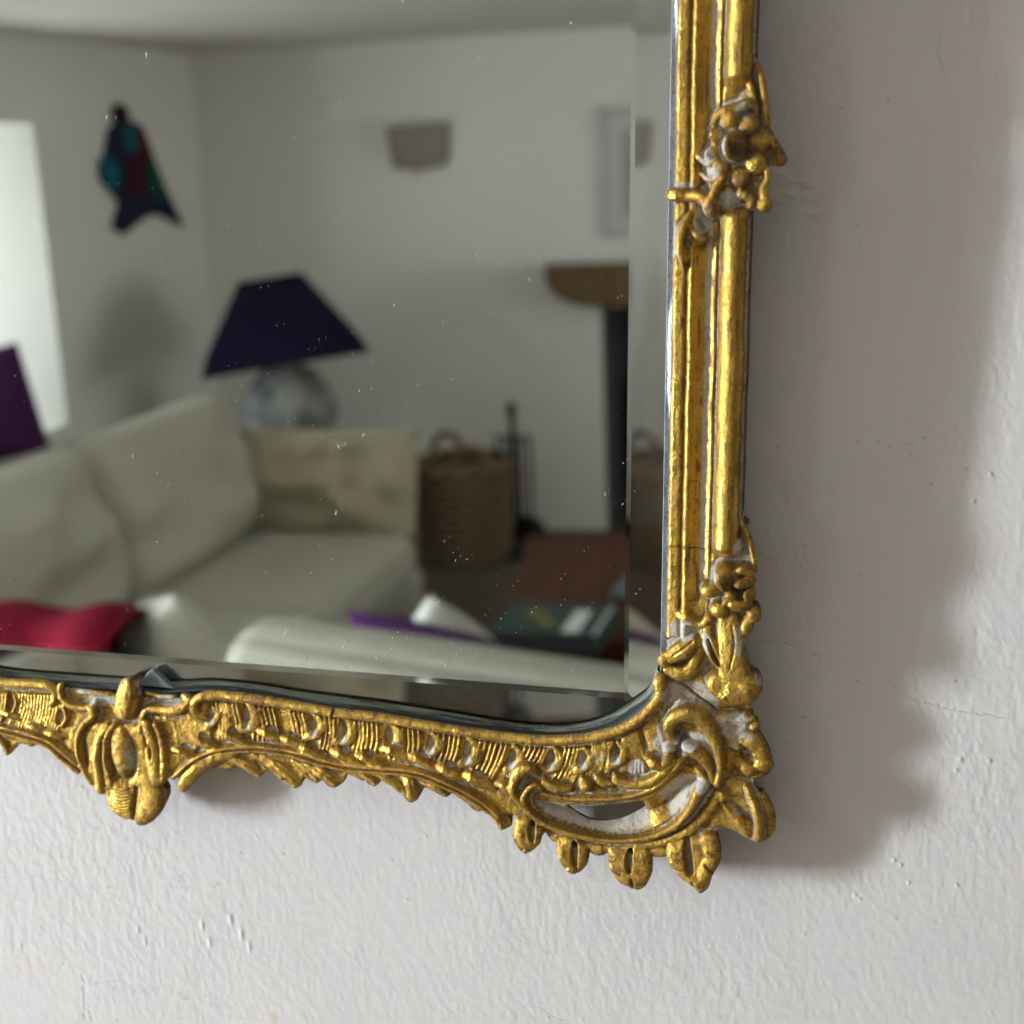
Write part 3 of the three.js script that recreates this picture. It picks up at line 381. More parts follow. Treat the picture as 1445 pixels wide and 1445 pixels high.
function hole(pts, h) { poly(pts, h, (k, d) => { Ff[k] = Math.min(Ff[k], -d); }); }
function egg(part, x, y, rx, ry, rot, h, o = {}) { // rounded bump
  const id = partId(part), tilt = (o.tilt ?? 0) * 1e-3, [a0, b0, s] = at(x, y, h), RX = rx * s, RY = ry * s, R = Math.max(RX, RY) + 0.0012, kz = (o.k ?? 0.9) * Math.min(RX, RY), c = Math.cos(rot), n = Math.sin(rot); const [i0, i1, j0, j1] = range(a0 - R, a0 + R, b0 - R, b0 + R);
  for (let j = j0; j <= j1; j++) for (let i = i0; i <= i1; i++) { const da = A0 + i * CELL - a0, db = B0 + j * CELL - b0, u = (da * c + db * n) / RX, v = (-da * n + db * c) / RY, q = Math.hypot(u, v), k = j * NX + i, e = (1 - q) * Math.min(RX, RY); if (q < 1) put(k, h * 1e-3 - kz * (1 - Math.sqrt(1 - q * q)) - tilt * u * 0.5, e, id); else if (e > Ff[k]) Ff[k] = e; }
}
function pit(x, y, rx, ry, rot, depth, g = 0.9) { const [a0, b0, s] = at(x, y, 4), RX = rx * s, RY = ry * s, R = Math.max(RX, RY), c = Math.cos(rot), n = Math.sin(rot); const [i0, i1, j0, j1] = range(a0 - R, a0 + R, b0 - R, b0 + R); for (let j = j0; j <= j1; j++) for (let i = i0; i <= i1; i++) { const da = A0 + i * CELL - a0, db = B0 + j * CELL - b0, q = Math.hypot((da * c + db * n) / RX, (-da * n + db * c) / RY), k = j * NX + i; if (q < 1) { const f = 1 - q * q * q; Hf[k] -= depth * 1e-3 * f; Gs[k] = Math.max(Gs[k], g * f); } } }
function gesso(x, y, rx, ry, g) { const [a0, b0, s] = at(x, y, 6); const R = Math.max(rx, ry) * s; const [i0, i1, j0, j1] = range(a0 - R, a0 + R, b0 - R, b0 + R); for (let j = j0; j <= j1; j++) for (let i = i0; i <= i1; i++) { const q = Math.hypot((A0 + i * CELL - a0) / (rx * s), (B0 + j * CELL - b0) / (ry * s)); if (q < 1) { const k = j * NX + i; Gs[k] = Math.max(Gs[k], g * (1 - q * q * q * q)); } } }

// bottom rail and corner ground
plate('scallop_band', [[-70, 952], [0, 962], [70, 968], [160, 978], [200, 985], [290, 985], [472, 1006], [640, 1028], [765, 1047], [816, 1045], [848, 1040], [879, 1030], [910, 1008], [931, 985], [940, 960], [942, 890], [1040, 880], [1046, 930], [1060, 990], [1064, 1040], [1060, 1120], [1030, 1165], [985, 1185], [900, 1196], [830, 1190], [770, 1178], [730, 1150], [700, 1150], [669, 1124], [628, 1104], [586, 1088], [524, 1082], [457, 1074], [428, 1067], [387, 1058], [345, 1055], [304, 1058], [273, 1069], [250, 1088], [228, 1108], [222, 1120], [150, 1118], [128, 1100], [112, 1087], [58, 1045], [0, 1029], [-70, 1010]], 3, { e: 1 });
// reeded right-hand moulding: height across it
{
  const prof = [[67.3, 2.5], [67.7, 5.8], [69, 6.4], [71.6, 6.5], [72.5, 6.1], [72.9, 5.3], [73.2, 5.3], [73.7, 6.6], [74.7, 7.5], [75.8, 7.4], [76.6, 6.6], [78, 5.5], [80.2, 4.7], [82, 4.5], [83.4, 5.1], [84, 5.8], [84.6, 5.8], [85.1, 5.2], [86.1, 5.2]];
  const hAt = (a) => { if (a <= prof[0][0]) return prof[0][1]; for (let i = 0; i < prof.length - 1; i++) if (a <= prof[i + 1][0]) { const t = (a - prof[i][0]) / (prof[i + 1][0] - prof[i][0]); return prof[i][1] + (prof[i + 1][1] - prof[i][1]) * t * t * (3 - 2 * t); } return prof[prof.length - 1][1]; };
  const ids = [partId('inner_reed#'), partId('cove#'), partId('outer_torus#')]; const bLow = at(955, 900, 6)[1], tLow = at(1030, 788, 10)[1], g0 = at(1030, 292, 10)[1], g1 = at(1030, 128, 10)[1];
  const [i0, i1, j0, j1] = range(0.066, 0.0985, bLow, TOP);
  for (let j = j0; j <= j1; j++) for (let i = i0; i <= i1; i++) {
    const b = B0 + j * CELL, wob = 0.00016 * (vnoise(b * 180, 1, 90) - 0.5) + 0.0003 * (vnoise(b * 45, 2, 91) - 0.5), a = (A0 + i * CELL + wob) * 1000, k = j * NX + i; const f = Math.min(a - 67.3, 97.2 - a) * 1e-3; if (f < -0.0012) continue;
    let h = hAt(a), id = a < 77 ? ids[0] : ids[1];
    if (a > 85.9) { const q = clamp((a - 91.65) / 5.7, -1, 1), live = sstep(tLow - 0.0015, tLow + 0.004, b) * (1 - sstep(g0 - 0.004, g0 + 0.001, b) * (1 - sstep(g1 - 0.001, g1 + 0.006, b))); const t = 5 + 8 * Math.sqrt(1 - q * q) * live + 1.0 * (1 - live); if (t > h || a > 86.1) { h = q > 0.96 ? Math.max(2, t - 2 * (q - 0.96) / 0.04) : t; id = ids[2]; } }
    h *= 1e-3; h += 0.00012 * (vnoise(a * 0.5, b * 120, 92) - 0.5); if (f > 0) put(k, h, f, id); else if (f > Ff[k]) Ff[k] = f;
    if (a > 79.8 && a < 83.4) Gs[k] = Math.max(Gs[k], 0.75 * (1 - Math.abs(a - 81.6) / 1.8) + 0.25);
  }
}
// hanging leaf edge under the bottom rail
plate('leaf_edge', [[255, 1112], [262, 1118], [268, 1107], [283, 1091], [300, 1084], [325, 1086], [333, 1082], [345, 1087], [355, 1096], [363, 1098], [369, 1095], [376, 1087], [388, 1096], [395, 1103], [400, 1101], [406, 1108], [416, 1114], [425, 1109], [430, 1098], [438, 1102], [446, 1106], [450, 1104], [454, 1101], [462, 1110], [470, 1113], [480, 1108], [487, 1102], [489, 1092], [500, 1098], [511, 1103], [514, 1101], [520, 1108], [528, 1111], [536, 1105], [539, 1096], [550, 1108], [561, 1119], [566, 1120], [573, 1131], [580, 1134], [588, 1130], [592, 1124], [599, 1110], [613, 1119], [627, 1126], [633, 1124], [638, 1119], [650, 1130], [659, 1136], [667, 1143], [675, 1147], [681, 1142], [684, 1139], [692, 1155], [706, 1173], [714, 1170], [724, 1164], [712, 1144], [669, 1118], [628, 1096], [586, 1081], [524, 1075], [457, 1068], [428, 1060], [387, 1051], [345, 1048], [304, 1051], [273, 1062], [248, 1085]], 2.2, { e: 1.2 });
for (const [x, y, r, dx, dy, h] of [[362, 1093, 6, -46, -26, 4], [397, 1098, 4, -40, -32, 3.6], [416, 1107, 7, -48, -38, 4.2], [447, 1101, 4, -34, -26, 3.6], [470, 1106, 7.5, -44, -26, 4.2], [511, 1098, 4, -28, -12, 3.6], [528, 1104, 6, -34, -18, 4], [561, 1113, 5, -38, -24, 3.6], [580, 1125, 8, -10, -32, 4.6], [628, 1121, 4.5, -34, -16, 3.6], [658, 1131, 4, -32, -20, 3.4], [675, 1141, 5, -34, -24, 3.6], [706, 1166, 6, -18, -34, 4]]) S('leaf_tip', [[x + dx, y + dy, r * 0.8, 3], [x + dx * 0.4, y + dy * 0.5, r * 1.25, h + 0.3], [x, y, r * 0.95, h - 0.5]], { k: 0.8 });
S('lower_scroll', [[256, 1112, 8, 3.6], [262, 1099, 12, 4.8], [280, 1082, 12, 4.8], [302, 1072, 9, 4.4], [330, 1065, 6, 4]], { k: 0.7 });
plate('leaf_edge', [[-70, 1010], [-30, 1024], [-8, 1040], [2, 1060], [8, 1068], [16, 1063], [22, 1052], [32, 1049], [42, 1055], [50, 1052], [62, 1050], [30, 1030], [-40, 1005]], 2.4, { e: 1.2 });
S('leaf_tip', [[-14, 1032, 5, 3.4], [2, 1050, 6, 4], [8, 1061, 4, 3.4]]); S('leaf_tip', [[10, 1038, 4, 3.4], [30, 1046, 5, 3.8], [44, 1051, 3.5, 3.2]]);
for (const [x, y, dx, dy] of [[362, 1093, -46, -26], [416, 1107, -48, -38], [470, 1106, -44, -26], [528, 1104, -34, -18], [580, 1125, -10, -32], [675, 1141, -34, -24], [706, 1166, -18, -34], [8, 1060, -20, -26]]) { cut([[x + dx * 0.8 - 5, y + dy * 0.7 + 4, 1.4, 3.6], [x + dx * 0.3 - 5, y + dy * 0.3 + 3, 2, 3.6], [x - 3, y + 2, 1.2, 3]], 0.8); cut([[x + dx * 0.7 + 6, y + dy * 0.8, 1.4, 3.6], [x + dx * 0.25 + 5, y + dy * 0.4, 1.8, 3.6], [x + 4, y - 3, 1, 3]], 0.7); }
// two fine ridges that close the band below
const lowRidge = [[243, 1098], [260, 1082], [280, 1069], [304, 1060], [345, 1055], [387, 1057], [428, 1066], [457, 1075], [500, 1083], [524, 1084], [586, 1090], [628, 1106], [669, 1127], [702, 1152]];
S('lower_ridge#', lowRidge.map(([x, y]) => [x, y, 3.4, 5.6]), { k: 1 }); S('lower_ridge#', lowRidge.slice(2).map(([x, y]) => [x - 1, y + 6.5, 3, 4.4]), { k: 1 });
S('lower_ridge#l', [[-70, 1010, 3.4, 5], [0, 1027, 3.4, 5.2], [58, 1043, 3.4, 5.4], [85, 1062, 3.4, 5.2], [112, 1085, 3.4, 4.6], [124, 1100, 3, 4]]); S('lower_ridge#l', [[-70, 1018, 3, 4], [0, 1035, 3, 4.4], [58, 1051, 3, 4.4], [80, 1068, 3, 4.2], [108, 1091, 3, 4]]);
// fluting of the band: ribs in groups
{
  const top = [[205, 1010], [230, 1012], [262, 1004], [292, 993], [330, 995], [380, 1001], [430, 1009], [480, 1016], [530, 1023], [590, 1033], [650, 1043], [710, 1053], [765, 1059], [815, 1057], [850, 1051], [880, 1042], [905, 1028], [924, 1008]];
  const bot = [[222, 1080], [243, 1082], [262, 1066], [292, 1046], [330, 1043], [380, 1045], [430, 1052], [470, 1060], [520, 1068], [580, 1074], [630, 1088], [680, 1108], [735, 1092], [790, 1108], [835, 1106], [872, 1104], [915, 1085], [945, 1055]];
  const ev = (L, s) => { const f = s * (L.length - 1), i = Math.min(L.length - 2, Math.floor(f)), t = f - i; return [L[i][0] + (L[i + 1][0] - L[i][0]) * t, L[i][1] + (L[i + 1][1] - L[i][1]) * t]; };
  const R = rng(5), pits = [0.185, 0.25, 0.315, 0.365, 0.42, 0.485, 0.545, 0.60, 0.665, 0.73, 0.79, 0.865, 0.935]; let n = 0;
  for (let s = 0.0; s < 0.985; s += 0.0064 + 0.0018 * R()) {
    if (pits.some((p) => Math.abs(p - s) < 0.0085)) continue;
    const a = ev(top, s), b = ev(bot, s + 0.006), wear = 0.5 + vnoise(s * 30, 2, 44) * 0.9; const h = 3.75 + 0.5 * Math.min(1.1, wear) + 0.25 * R();
    const m = [(a[0] + b[0]) / 2 + 3, (a[1] + b[1]) / 2]; S('flute#', [[a[0], a[1], 2.6, h], [m[0], m[1], 2.9, h - 0.15], [b[0], b[1], 2.5, h - 0.6]], { k: 0.55 });
  }
  for (const p of pits) { const jit = R(), sz = 0.75 + 0.5 * R(); if (jit < 0.36) continue; const a = ev(top, p + (jit - 0.5) * 0.016), b = ev(bot, p + 0.004 + (R() - 0.5) * 0.02), x = a[0] * 0.68 + b[0] * 0.32, y = a[1] * 0.68 + b[1] * 0.32; const ang = Math.atan2(b[0] - a[0], b[1] - a[1]); S('flute#', [[x + 4, y - 14 * sz, 5 * sz, 4.2 + jit * 0.4], [x + 6 + 6 * sz, y - 2, 6.6 * sz, 4.5 + jit * 0.5], [x + 2 + 5 * sz, y + 11 * sz, 7 * sz, 4.9], [x - 8 * sz, y + 16 + 3 * jit, 6, 4.7]], { k: 0.4 }); pit(x - 1, y, 4 + 2.4 * sz, 15 * sz, ang * 0.6, 2 + 1.2 * jit, 1 + 0.5 * R()); gesso(x - 2, y + 12 * sz, 9, 8, 0.75 + 0.5 * R()); }
  for (let k = 0; k < 9; k++) { const x = -60 + k * 17; if (x > 96) break; }
  for (let s = -0.9; s < 1; s += 0.058) { const x = 12 + s * 78, y0 = 975 + (x + 66) * 0.055, y1 = 1015 + (x + 66) * 0.14; if (Math.abs(s + 0.02) < 0.05 || Math.abs(s + 0.6) < 0.05) continue; S('flute#', [[x + 4, y0, 2.5, 4.4], [x + 1, (y0 + y1) / 2, 2.7, 4.2], [x - 8, y1, 2.3, 3.6]]); }
  for (const [x, y] of [[14, 993], [-34, 985], [84, 1012]]) { S('flute#', [[x + 4, y - 13, 2.4, 4.6], [x + 8, y, 2.8, 5], [x + 2, y + 14, 3, 4.8]]); pit(x, y, 5.5, 14, -0.25, 2.4, 1); }
}
// shell curls along the lower edge of the band
for (const [x, y, r] of [[252, 1064, 5], [277, 1048, 6.5], [319, 1041, 6], [372, 1038, 6.5], [404, 1048, 6], [428, 1060, 5], [476, 1068, 7], [510, 1072, 5], [549, 1062, 6.5], [586, 1074, 6.5], [625, 1088, 7], [664, 1100, 8.5], [708, 1112, 5]]) { S('shell_curl', [[x - 8, y - 5, r * 0.8, 4.8], [x, y - 1, r * 1.35, 6.4], [x + 15, y + 6, r * 1.15, 5.6], [x + 34, y + 13, r * 0.5, 4.2]], { k: 0.95 }); pit(x + 12, y - 9, 10, 5, -0.35, 1.6, 1); }
for (const [x, y] of [[-20, 1004], [10, 1010], [44, 1028], [70, 1038]]) S('shell_curl', [[x - 8, y - 3, 4, 4.6], [x, y, 6, 6], [x + 15, y + 5, 4, 4.6]]);
// sight bead
S('sight_bead', [[288, 1014, 5.4, 5.5], [277, 1011, 6.4, 6.3], [270.5, 998, 7.4, 7.1], [278, 988, 7.4, 7.3], [293, 983, 7.1, 7.1], [324, 985, 6.9, 7.0], [366, 990, 6.9, 7.0], [408, 997.5, 6.9, 7.0], [449, 1004.5, 6.9, 7.0], [472, 1008, 6.9, 7.0], [524, 1014, 6.9, 7.0], [586, 1024, 6.9, 7.0], [648, 1034, 7.1, 7.0], [702, 1042, 7.4, 7.0], [765, 1048, 7.7, 7.3], [816, 1046, 7.9, 7.5], [848, 1040.5, 7.9, 7.5], [879, 1030.5, 7.9, 7.5], [899, 1018, 7.9, 7.5], [912, 1007, 7.9, 7.5], [923, 995, 7.7, 7.5], [930, 983, 8.1, 7.5], [931, 974, 8.9, 7.9]]);
egg('sight_bead', 930, 966, 10.5, 12, 0, 8); S('sight_bead', [[-70, 951, 6.4, 6.5], [0, 965, 6.7, 6.9], [35, 967, 6.9, 6.9], [60, 969.5, 6.9, 6.9], [72, 975, 6.4, 6.9], [76.5, 985, 5.9, 6.5], [71, 995, 4.9, 5.9]]);
cut([[474, 996, 1.2, 4], [472, 1006, 1.3, 4], [470, 1016, 1, 4]], 1.6, { dark: 1 });
// little scrolls by the middle knob
S('c_scroll', [[84, 968, 4, 5.6], [83, 980, 5, 6.2], [90, 993, 5.6, 6.6], [108, 1001, 6.2, 6.6], [124, 999, 5, 6], [134, 991, 3.5, 5]]); S('c_scroll', [[114, 977, 3, 4.6], [135, 979, 3.2, 5], [152, 980, 3, 4.6]]);
plate('knob', [[176, 957], [186, 960], [194, 968], [198, 982], [197, 1000], [192, 1012], [180, 1020], [166, 1016], [157, 1004], [160, 992], [164, 972], [170, 960]], 6.5, { e: 2, dome: 1.6 }); S('knob', [[179, 963, 6, 8.2], [177, 985, 9, 10], [173, 1010, 8, 8.6]], { k: 0.5 });
S('s_scroll', [[197, 1032, 4, 5.6], [198, 1016, 5, 6.4], [205, 1004, 6, 7], [218, 1003, 7, 7.2], [232, 1005, 8.4, 7.6], [247, 1004, 9, 7.8], [258, 998, 8.6, 7.8], [264, 990, 7, 7.2], [258, 983, 4.5, 6]]); S('c_scroll', [[206, 979, 2.4, 4.8], [226, 984, 3, 5], [244, 984, 2.6, 4.8]]);
// pendant shell
plate('shell_pendant', [[104, 1040], [112, 1020], [124, 1000], [135, 1005], [150, 1018], [205, 1018], [222, 1030], [228, 1060], [230, 1100], [223, 1106], [232, 1120], [232, 1132], [226, 1148], [214, 1161], [200, 1168], [190, 1166], [186, 1160], [180, 1159], [172, 1158], [158, 1149], [149, 1135], [148, 1122], [140, 1124], [133, 1120], [128, 1108], [112, 1085]], 3.6, { e: 3, dome: 0.8 });
S('shell_tongue', [[168, 1108, 18, 5], [171, 1130, 22, 5.8], [177, 1144, 15, 5]], { k: 0.4 }); S('shell_tongue', [[204, 1106, 14, 5], [212, 1130, 19, 5.6], [203, 1150, 14, 5]], { k: 0.4 });
for (let k = 0; k < 9; k++) cut([[154 + k, 1114 + k * 4.4, 1.3, 4], [172, 1117 + k * 4.6, 1.3, 5], [188, 1113 + k * 4.6, 1.2, 4]], 0.4); cut([[193, 1112, 4, 4], [190, 1135, 4, 4], [187, 1162, 4, 4]], 1.2, { dark: 0.5 });
S('shell_rib', [[127, 1002, 7, 6.8], [128, 1013, 6, 7], [114, 1026, 5, 6.6], [106.5, 1048, 4.6, 6.2], [111, 1076, 4.2, 5.8], [127, 1106, 4, 5]]); S('shell_rib', [[151, 1025, 5, 5.4], [138, 1045, 6.6, 6.2], [134, 1066, 7, 6.2], [138, 1095, 7.4, 5.8], [140, 1116, 7.4, 5.2]]); S('shell_rib', [[161, 1024, 6, 6], [150, 1048, 7.6, 6.8], [149, 1076, 8, 6.8], [153, 1106, 8, 6]]);
S('shell_rib', [[205, 1022, 7, 6.8], [211, 1050, 10, 6.4], [215, 1080, 11, 6.2], [219, 1104, 9, 5.6]], { k: 0.6 }); S('shell_rib', [[218, 1024, 5, 6.6], [226, 1046, 5.4, 6], [229, 1078, 5.4, 5.8], [227, 1104, 5, 5.2]]);
pit(172, 1067, 25, 48, 0.04, 2.6, 0.3); egg('shell_oval', 168, 1064, 18, 42, 0.04, 7.4, { k: 0.8 });
for (const [x, y, rx, ry] of [[121, 1060, 5, 27], [206, 1046, 3, 12], [213, 1060, 3.4, 13]]) pit(x, y, rx, ry, 0.05, 2.8, 0.3);
// corner: pierced eye between two C-scrolls
basin([[745, 1124], [770, 1128], [800, 1131], [850, 1133], [905, 1129], [925, 1117], [955, 1090], [985, 1088], [1000, 1112], [983, 1120], [960, 1155], [910, 1178], [868, 1184], [827, 1178], [785, 1165], [756, 1148]], 4, -5, 10, 0.95);
{ const [a0, b0, q] = at(927, 1142, 0), [i0, i1, j0, j1] = range(a0 - 24 * q, a0 + 24 * q, b0 - 28 * q, b0 + 28 * q); for (let j = j0; j <= j1; j++) for (let i = i0; i <= i1; i++) { const d = Math.hypot((A0 + i * CELL - a0) / (22 * q), (B0 + j * CELL - b0) / (26 * q)), k = j * NX + i; if (d < 1) { Gs[k] *= 0.1 + 0.9 * d * d; if (Ff[k] > 0) Hf[k] += 0.0022 * (1 - d * d) * (1 - d * d); } } } // a patch that kept its leaf
S('rim_scroll', [[758, 1094, 4, 6], [746, 1087, 8, 7.6], [732, 1091, 10, 8.2], [724, 1104, 8, 8], [722, 1119, 6.2, 7.6], [733, 1136, 5.2, 7], [756, 1157, 5, 7], [785, 1172, 5, 7], [827, 1184, 5, 7], [868, 1189, 5.2, 7], [910, 1185, 5.4, 7.2], [940, 1175, 5.4, 7.4], [960, 1161, 5.8, 7.8], [976, 1141, 7, 8.2], [985, 1122, 9.5, 8.6], [991, 1112, 8, 8]]);
S('rim_scroll', [[764, 1115, 4, 6], [755, 1110, 5.2, 7], [745, 1116, 5.6, 7.2], [738, 1128, 5.2, 7], [743, 1144, 5, 6.6], [763, 1163, 4, 6]]); pit(750, 1099, 5, 6, 0, 2, 0.2);
S('upper_lip', [[764, 1121, 4, 4.6], [800, 1128, 4, 4.8], [850, 1129, 4, 5.2], [889, 1125, 4.2, 5.2], [923, 1113, 5, 5.8], [950, 1088, 6, 6.6], [966, 1066, 7, 7]]);
S('leaf_curl', [[768, 1106, 6, 6.6], [785, 1115, 8, 7.2], [803, 1115, 6, 6.2]]); S('leaf_curl', [[822, 1101, 6, 6], [825, 1112, 10.5, 7.2]]); S('leaf_curl', [[843, 1099, 6.5, 6.8], [850, 1106, 8.4, 7.2], [862, 1108, 7, 6.6]]); S('leaf_curl', [[868, 1099, 6.5, 6.8], [877, 1107, 8.4, 7.2], [905, 1109, 8.4, 7.2], [930, 1097, 7.4, 7.2], [951, 1075, 6, 7.2]]);
S('leaf_curl', [[914, 1073, 7, 7.6], [922, 1081, 9.4, 8.8], [936, 1084, 6, 7.6]]); S('leaf_curl', [[943, 1061, 9.6, 9.2], [942, 1074, 8.4, 8.6], [930, 1086, 6, 7]]);
plate('corner_block', [[952, 985], [985, 990], [1012, 1006], [1060, 1004], [1062, 1030], [1050, 1060], [1030, 1100], [1000, 1080], [975, 1050], [945, 1010]], 5.5, { e: 3, dome: 1 });
plate('corner_flange', [[1010, 1010], [1062, 1005], [1066, 1030], [1068, 1037], [1081, 1051], [1093, 1076], [1089, 1089], [1079, 1097], [1062, 1101], [1066, 1115], [1075, 1124], [1087, 1141], [1095, 1163], [1089, 1182], [1072, 1192], [1062, 1188], [1037, 1174], [1018, 1166], [1000, 1180], [985, 1185], [985, 1150], [1010, 1110]], 3.6, { e: 1.6 });
for (const g of [[972, 992, 46, 36, 1.3], [1030, 1026, 34, 20, 1.1], [942, 1034, 20, 30, 1.1], [975, 1050, 34, 22, 1.2], [1040, 1050, 16, 14, 0.6]]) gesso(...g);
S('crest_scroll', [[953, 1048, 5.5, 8], [944, 1039, 7.9, 9.2], [943, 1026, 9.7, 10.8], [953, 1014, 11.1, 11.8], [970, 1011, 13.0, 12.4], [988, 1018, 13.0, 11.8], [1002, 1034, 11.5, 10.8], [1012, 1058, 8.8, 9.6], [1016, 1085, 6.4, 8.6], [1012, 1108, 5.5, 7.6]]); pit(962, 1036, 9, 8, 0, 3, 0.8);
S('crest_scroll', [[968, 1057, 8.6, 10.2], [978, 1062, 10.7, 10.8], [992, 1072, 10.7, 9.8], [1003, 1088, 8.1, 8.4], [1006, 1104, 5.6, 7.2]]); S('leaf_curl', [[984, 1088, 4, 6], [992, 1100, 6.5, 6.8], [1000, 1114, 4, 6]]); pit(974, 1080, 4, 4, 0, 3, 0);
S('flange_lobe', [[1040, 1036, 9, 6], [1060, 1048, 14, 7.2], [1075, 1068, 13, 6.8]], { k: 0.6 }); egg('flange_lobe', 1077, 1080, 14, 14, 0, 6.8, { k: 0.6 }); S('flange_lobe', [[1036, 1072, 8, 6], [1058, 1088, 10, 6]], { k: 0.6 }); egg('flange_lobe', 1064, 1027, 8, 7, 0, 6.5); S('flange_lobe', [[1025, 1020, 7, 7], [1045, 1018, 7, 6.8], [1060, 1016, 5, 6]]);
cut([[1030, 1058, 4, 5], [1050, 1064, 4, 5], [1062, 1062, 3, 5]], 1.2); cut([[1058, 1102, 5, 4], [1040, 1098, 5, 4], [1022, 1096, 3, 4]], 1.4);
S('flange_leaf', [[1054, 1114, 5, 7], [1064, 1140, 6.4, 8.2], [1071, 1165, 6.4, 8.2], [1069, 1185, 7, 6.4]]); S('flange_leaf', [[1073, 1128, 8, 4.6], [1084, 1150, 10, 4.6], [1085, 1170, 9, 4]], { k: 0.6 }); S('flange_leaf', [[1018, 1124, 6.5, 6.2], [1034, 1150, 7.5, 5.8], [1054, 1177, 8, 5]], { k: 0.7 }); cut([[1024, 1133, 5, 5], [1042, 1146, 7, 5], [1058, 1158, 4, 5]], 3.2, { gesso: 0.7 });
S('rim_scroll', [[780, 1184, 5, 4], [827, 1195, 6, 4.4], [868, 1199, 6.5, 4.4], [930, 1191, 7, 4.8], [972, 1173, 8, 5.2], [1000, 1146, 8, 5.6], [1013, 1122, 7, 6]], { k: 0.7 });
// hanging drops
plate('drop#1', [[735, 1150], [723, 1165], [722, 1184], [729, 1197], [739, 1207], [748, 1203], [756, 1197], [764, 1181], [772, 1172], [760, 1158]], 4.2, { e: 2, dome: 1.4, reach: 4 }); S('drop#1', [[733, 1160, 6, 5], [733, 1180, 8, 6.2], [741, 1196, 9, 5.6], [756, 1187, 7, 5]], { k: 0.55 });
plate('drop', [[766, 1170], [775, 1185], [786, 1190], [798, 1187], [802, 1178]], 3, { e: 1.6 }); plate('drop#2', [[785, 1188], [784, 1208], [792, 1220], [798, 1229], [806, 1235], [812, 1235], [819, 1231], [824, 1226], [829, 1220], [832, 1205], [830, 1193], [815, 1180], [795, 1180]], 4.2, { e: 2, dome: 1.4, reach: 4 }); S('drop#2', [[792, 1195, 7, 5.6], [794, 1212, 8, 6.2], [806, 1225, 9, 6.2], [821, 1215, 7.5, 5.6], [824, 1198, 6, 5]], { k: 0.55 });
egg('drop', 843, 1200, 15, 10, 0, 4.4, { k: 0.6 }); egg('drop', 929, 1203, 15, 9, 0.1, 4.4, { k: 0.6 });
plate('drop#3', [[858, 1193], [858, 1212], [864, 1231], [874, 1243], [884, 1252], [895, 1258], [904, 1256], [911, 1252], [918, 1238], [921, 1228], [920, 1212], [915, 1198]], 4.4, { e: 2.2, dome: 1.6, reach: 5 }); S('drop#3', [[866, 1205, 8, 5.2], [868, 1225, 8.4, 6.2], [885, 1244, 10.5, 6.8], [905, 1240, 9, 6.2], [911, 1222, 8.4, 5.6], [908, 1205, 7, 5]], { k: 0.55 });
plate('drop#4', [[942, 1190], [938, 1207], [944, 1218], [951, 1226], [958, 1233], [966, 1241], [973, 1249], [980, 1257], [986, 1263], [994, 1260], [1000, 1254], [1004, 1240], [1007, 1228], [1013, 1215], [1017, 1206], [1015, 1190], [1003, 1179], [985, 1178]], 4.8, { e: 2.4, dome: 1.8, reach: 5 }); S('drop#4', [[950, 1200, 9, 6.2], [952, 1218, 9.4, 6.8], [967, 1234, 10.4, 7.2], [985, 1250, 9, 7.6]], { k: 0.55 }); S('drop#4', [[1000, 1190, 13, 7.8], [1005, 1210, 12.4, 7.8], [996, 1230, 11.4, 7.8], [988, 1252, 8, 7]], { k: 0.55 }); cut([[970, 1184, 5, 4], [972, 1208, 7, 4], [975, 1228, 5, 4]], 4.5, { gesso: 0.6 });
for (const [x, y] of [[752, 1172], [812, 1206], [889, 1216]]) cut([[x, y - 12, 5, 4], [x - 1, y + 2, 5.5, 4], [x, y + 12, 3, 4]], 3.5);
for (const g of [[[728, 1186, 2, 5], [738, 1200, 2.4, 5]], [[792, 1216, 2, 5], [800, 1224, 2.6, 5]], [[812, 1234, 2.4, 5], [814, 1220, 2, 5]], [[866, 1228, 2, 5], [876, 1232, 2.6, 5]], [[894, 1258, 2.6, 5], [892, 1240, 2, 5]], [[950, 1226, 2.4, 5], [962, 1228, 2, 5]], [[1006, 1228, 2.4, 5], [996, 1218, 2, 5]], [[984, 1262, 2, 5], [978, 1244, 2.4, 5]], [[1014, 1204, 2, 5], [1000, 1200, 1.8, 5]]]) cut(g, 1.1, { dark: 0.35 });
// shoulder above the corner
plate('acanthus', [[1046, 740], [1056, 766], [1065, 795], [1065, 819], [1061, 841], [1064, 880], [1052, 900], [1044, 935], [1000, 935], [975, 900], [960, 880], [985, 850], [995, 820], [1010, 790], [1024, 785]], 5.5, { e: 1.5 });
S('shoulder_lobe#', [[1027, 872, 15, 9], [1028, 900, 18, 10.4], [1031, 930, 21, 11.4], [1036, 960, 24, 12]], { k: 0.6, p: 2.6 }); S('shoulder_lobe#', [[1010, 962, 15, 9.6], [1028, 978, 23, 12.6], [1050, 975, 23, 12.8]], { k: 0.65 }); egg('shoulder_lobe#', 1014, 969, 19, 19, 0, 11.6, { k: 0.45 }); egg('shoulder_lobe#', 1060, 971, 15.5, 17, 0, 11.4, { k: 0.8 });
egg('torus_end', 1026, 772, 21, 20, 0, 11.6, { k: 0.6 });
S('acanthus_rim', [[1043, 735, 3, 8], [1051, 750, 4, 9], [1058, 768, 4.2, 9.6], [1063.5, 792, 4.4, 9.6], [1064, 815, 4.4, 9.2], [1060, 835, 5, 9]]);
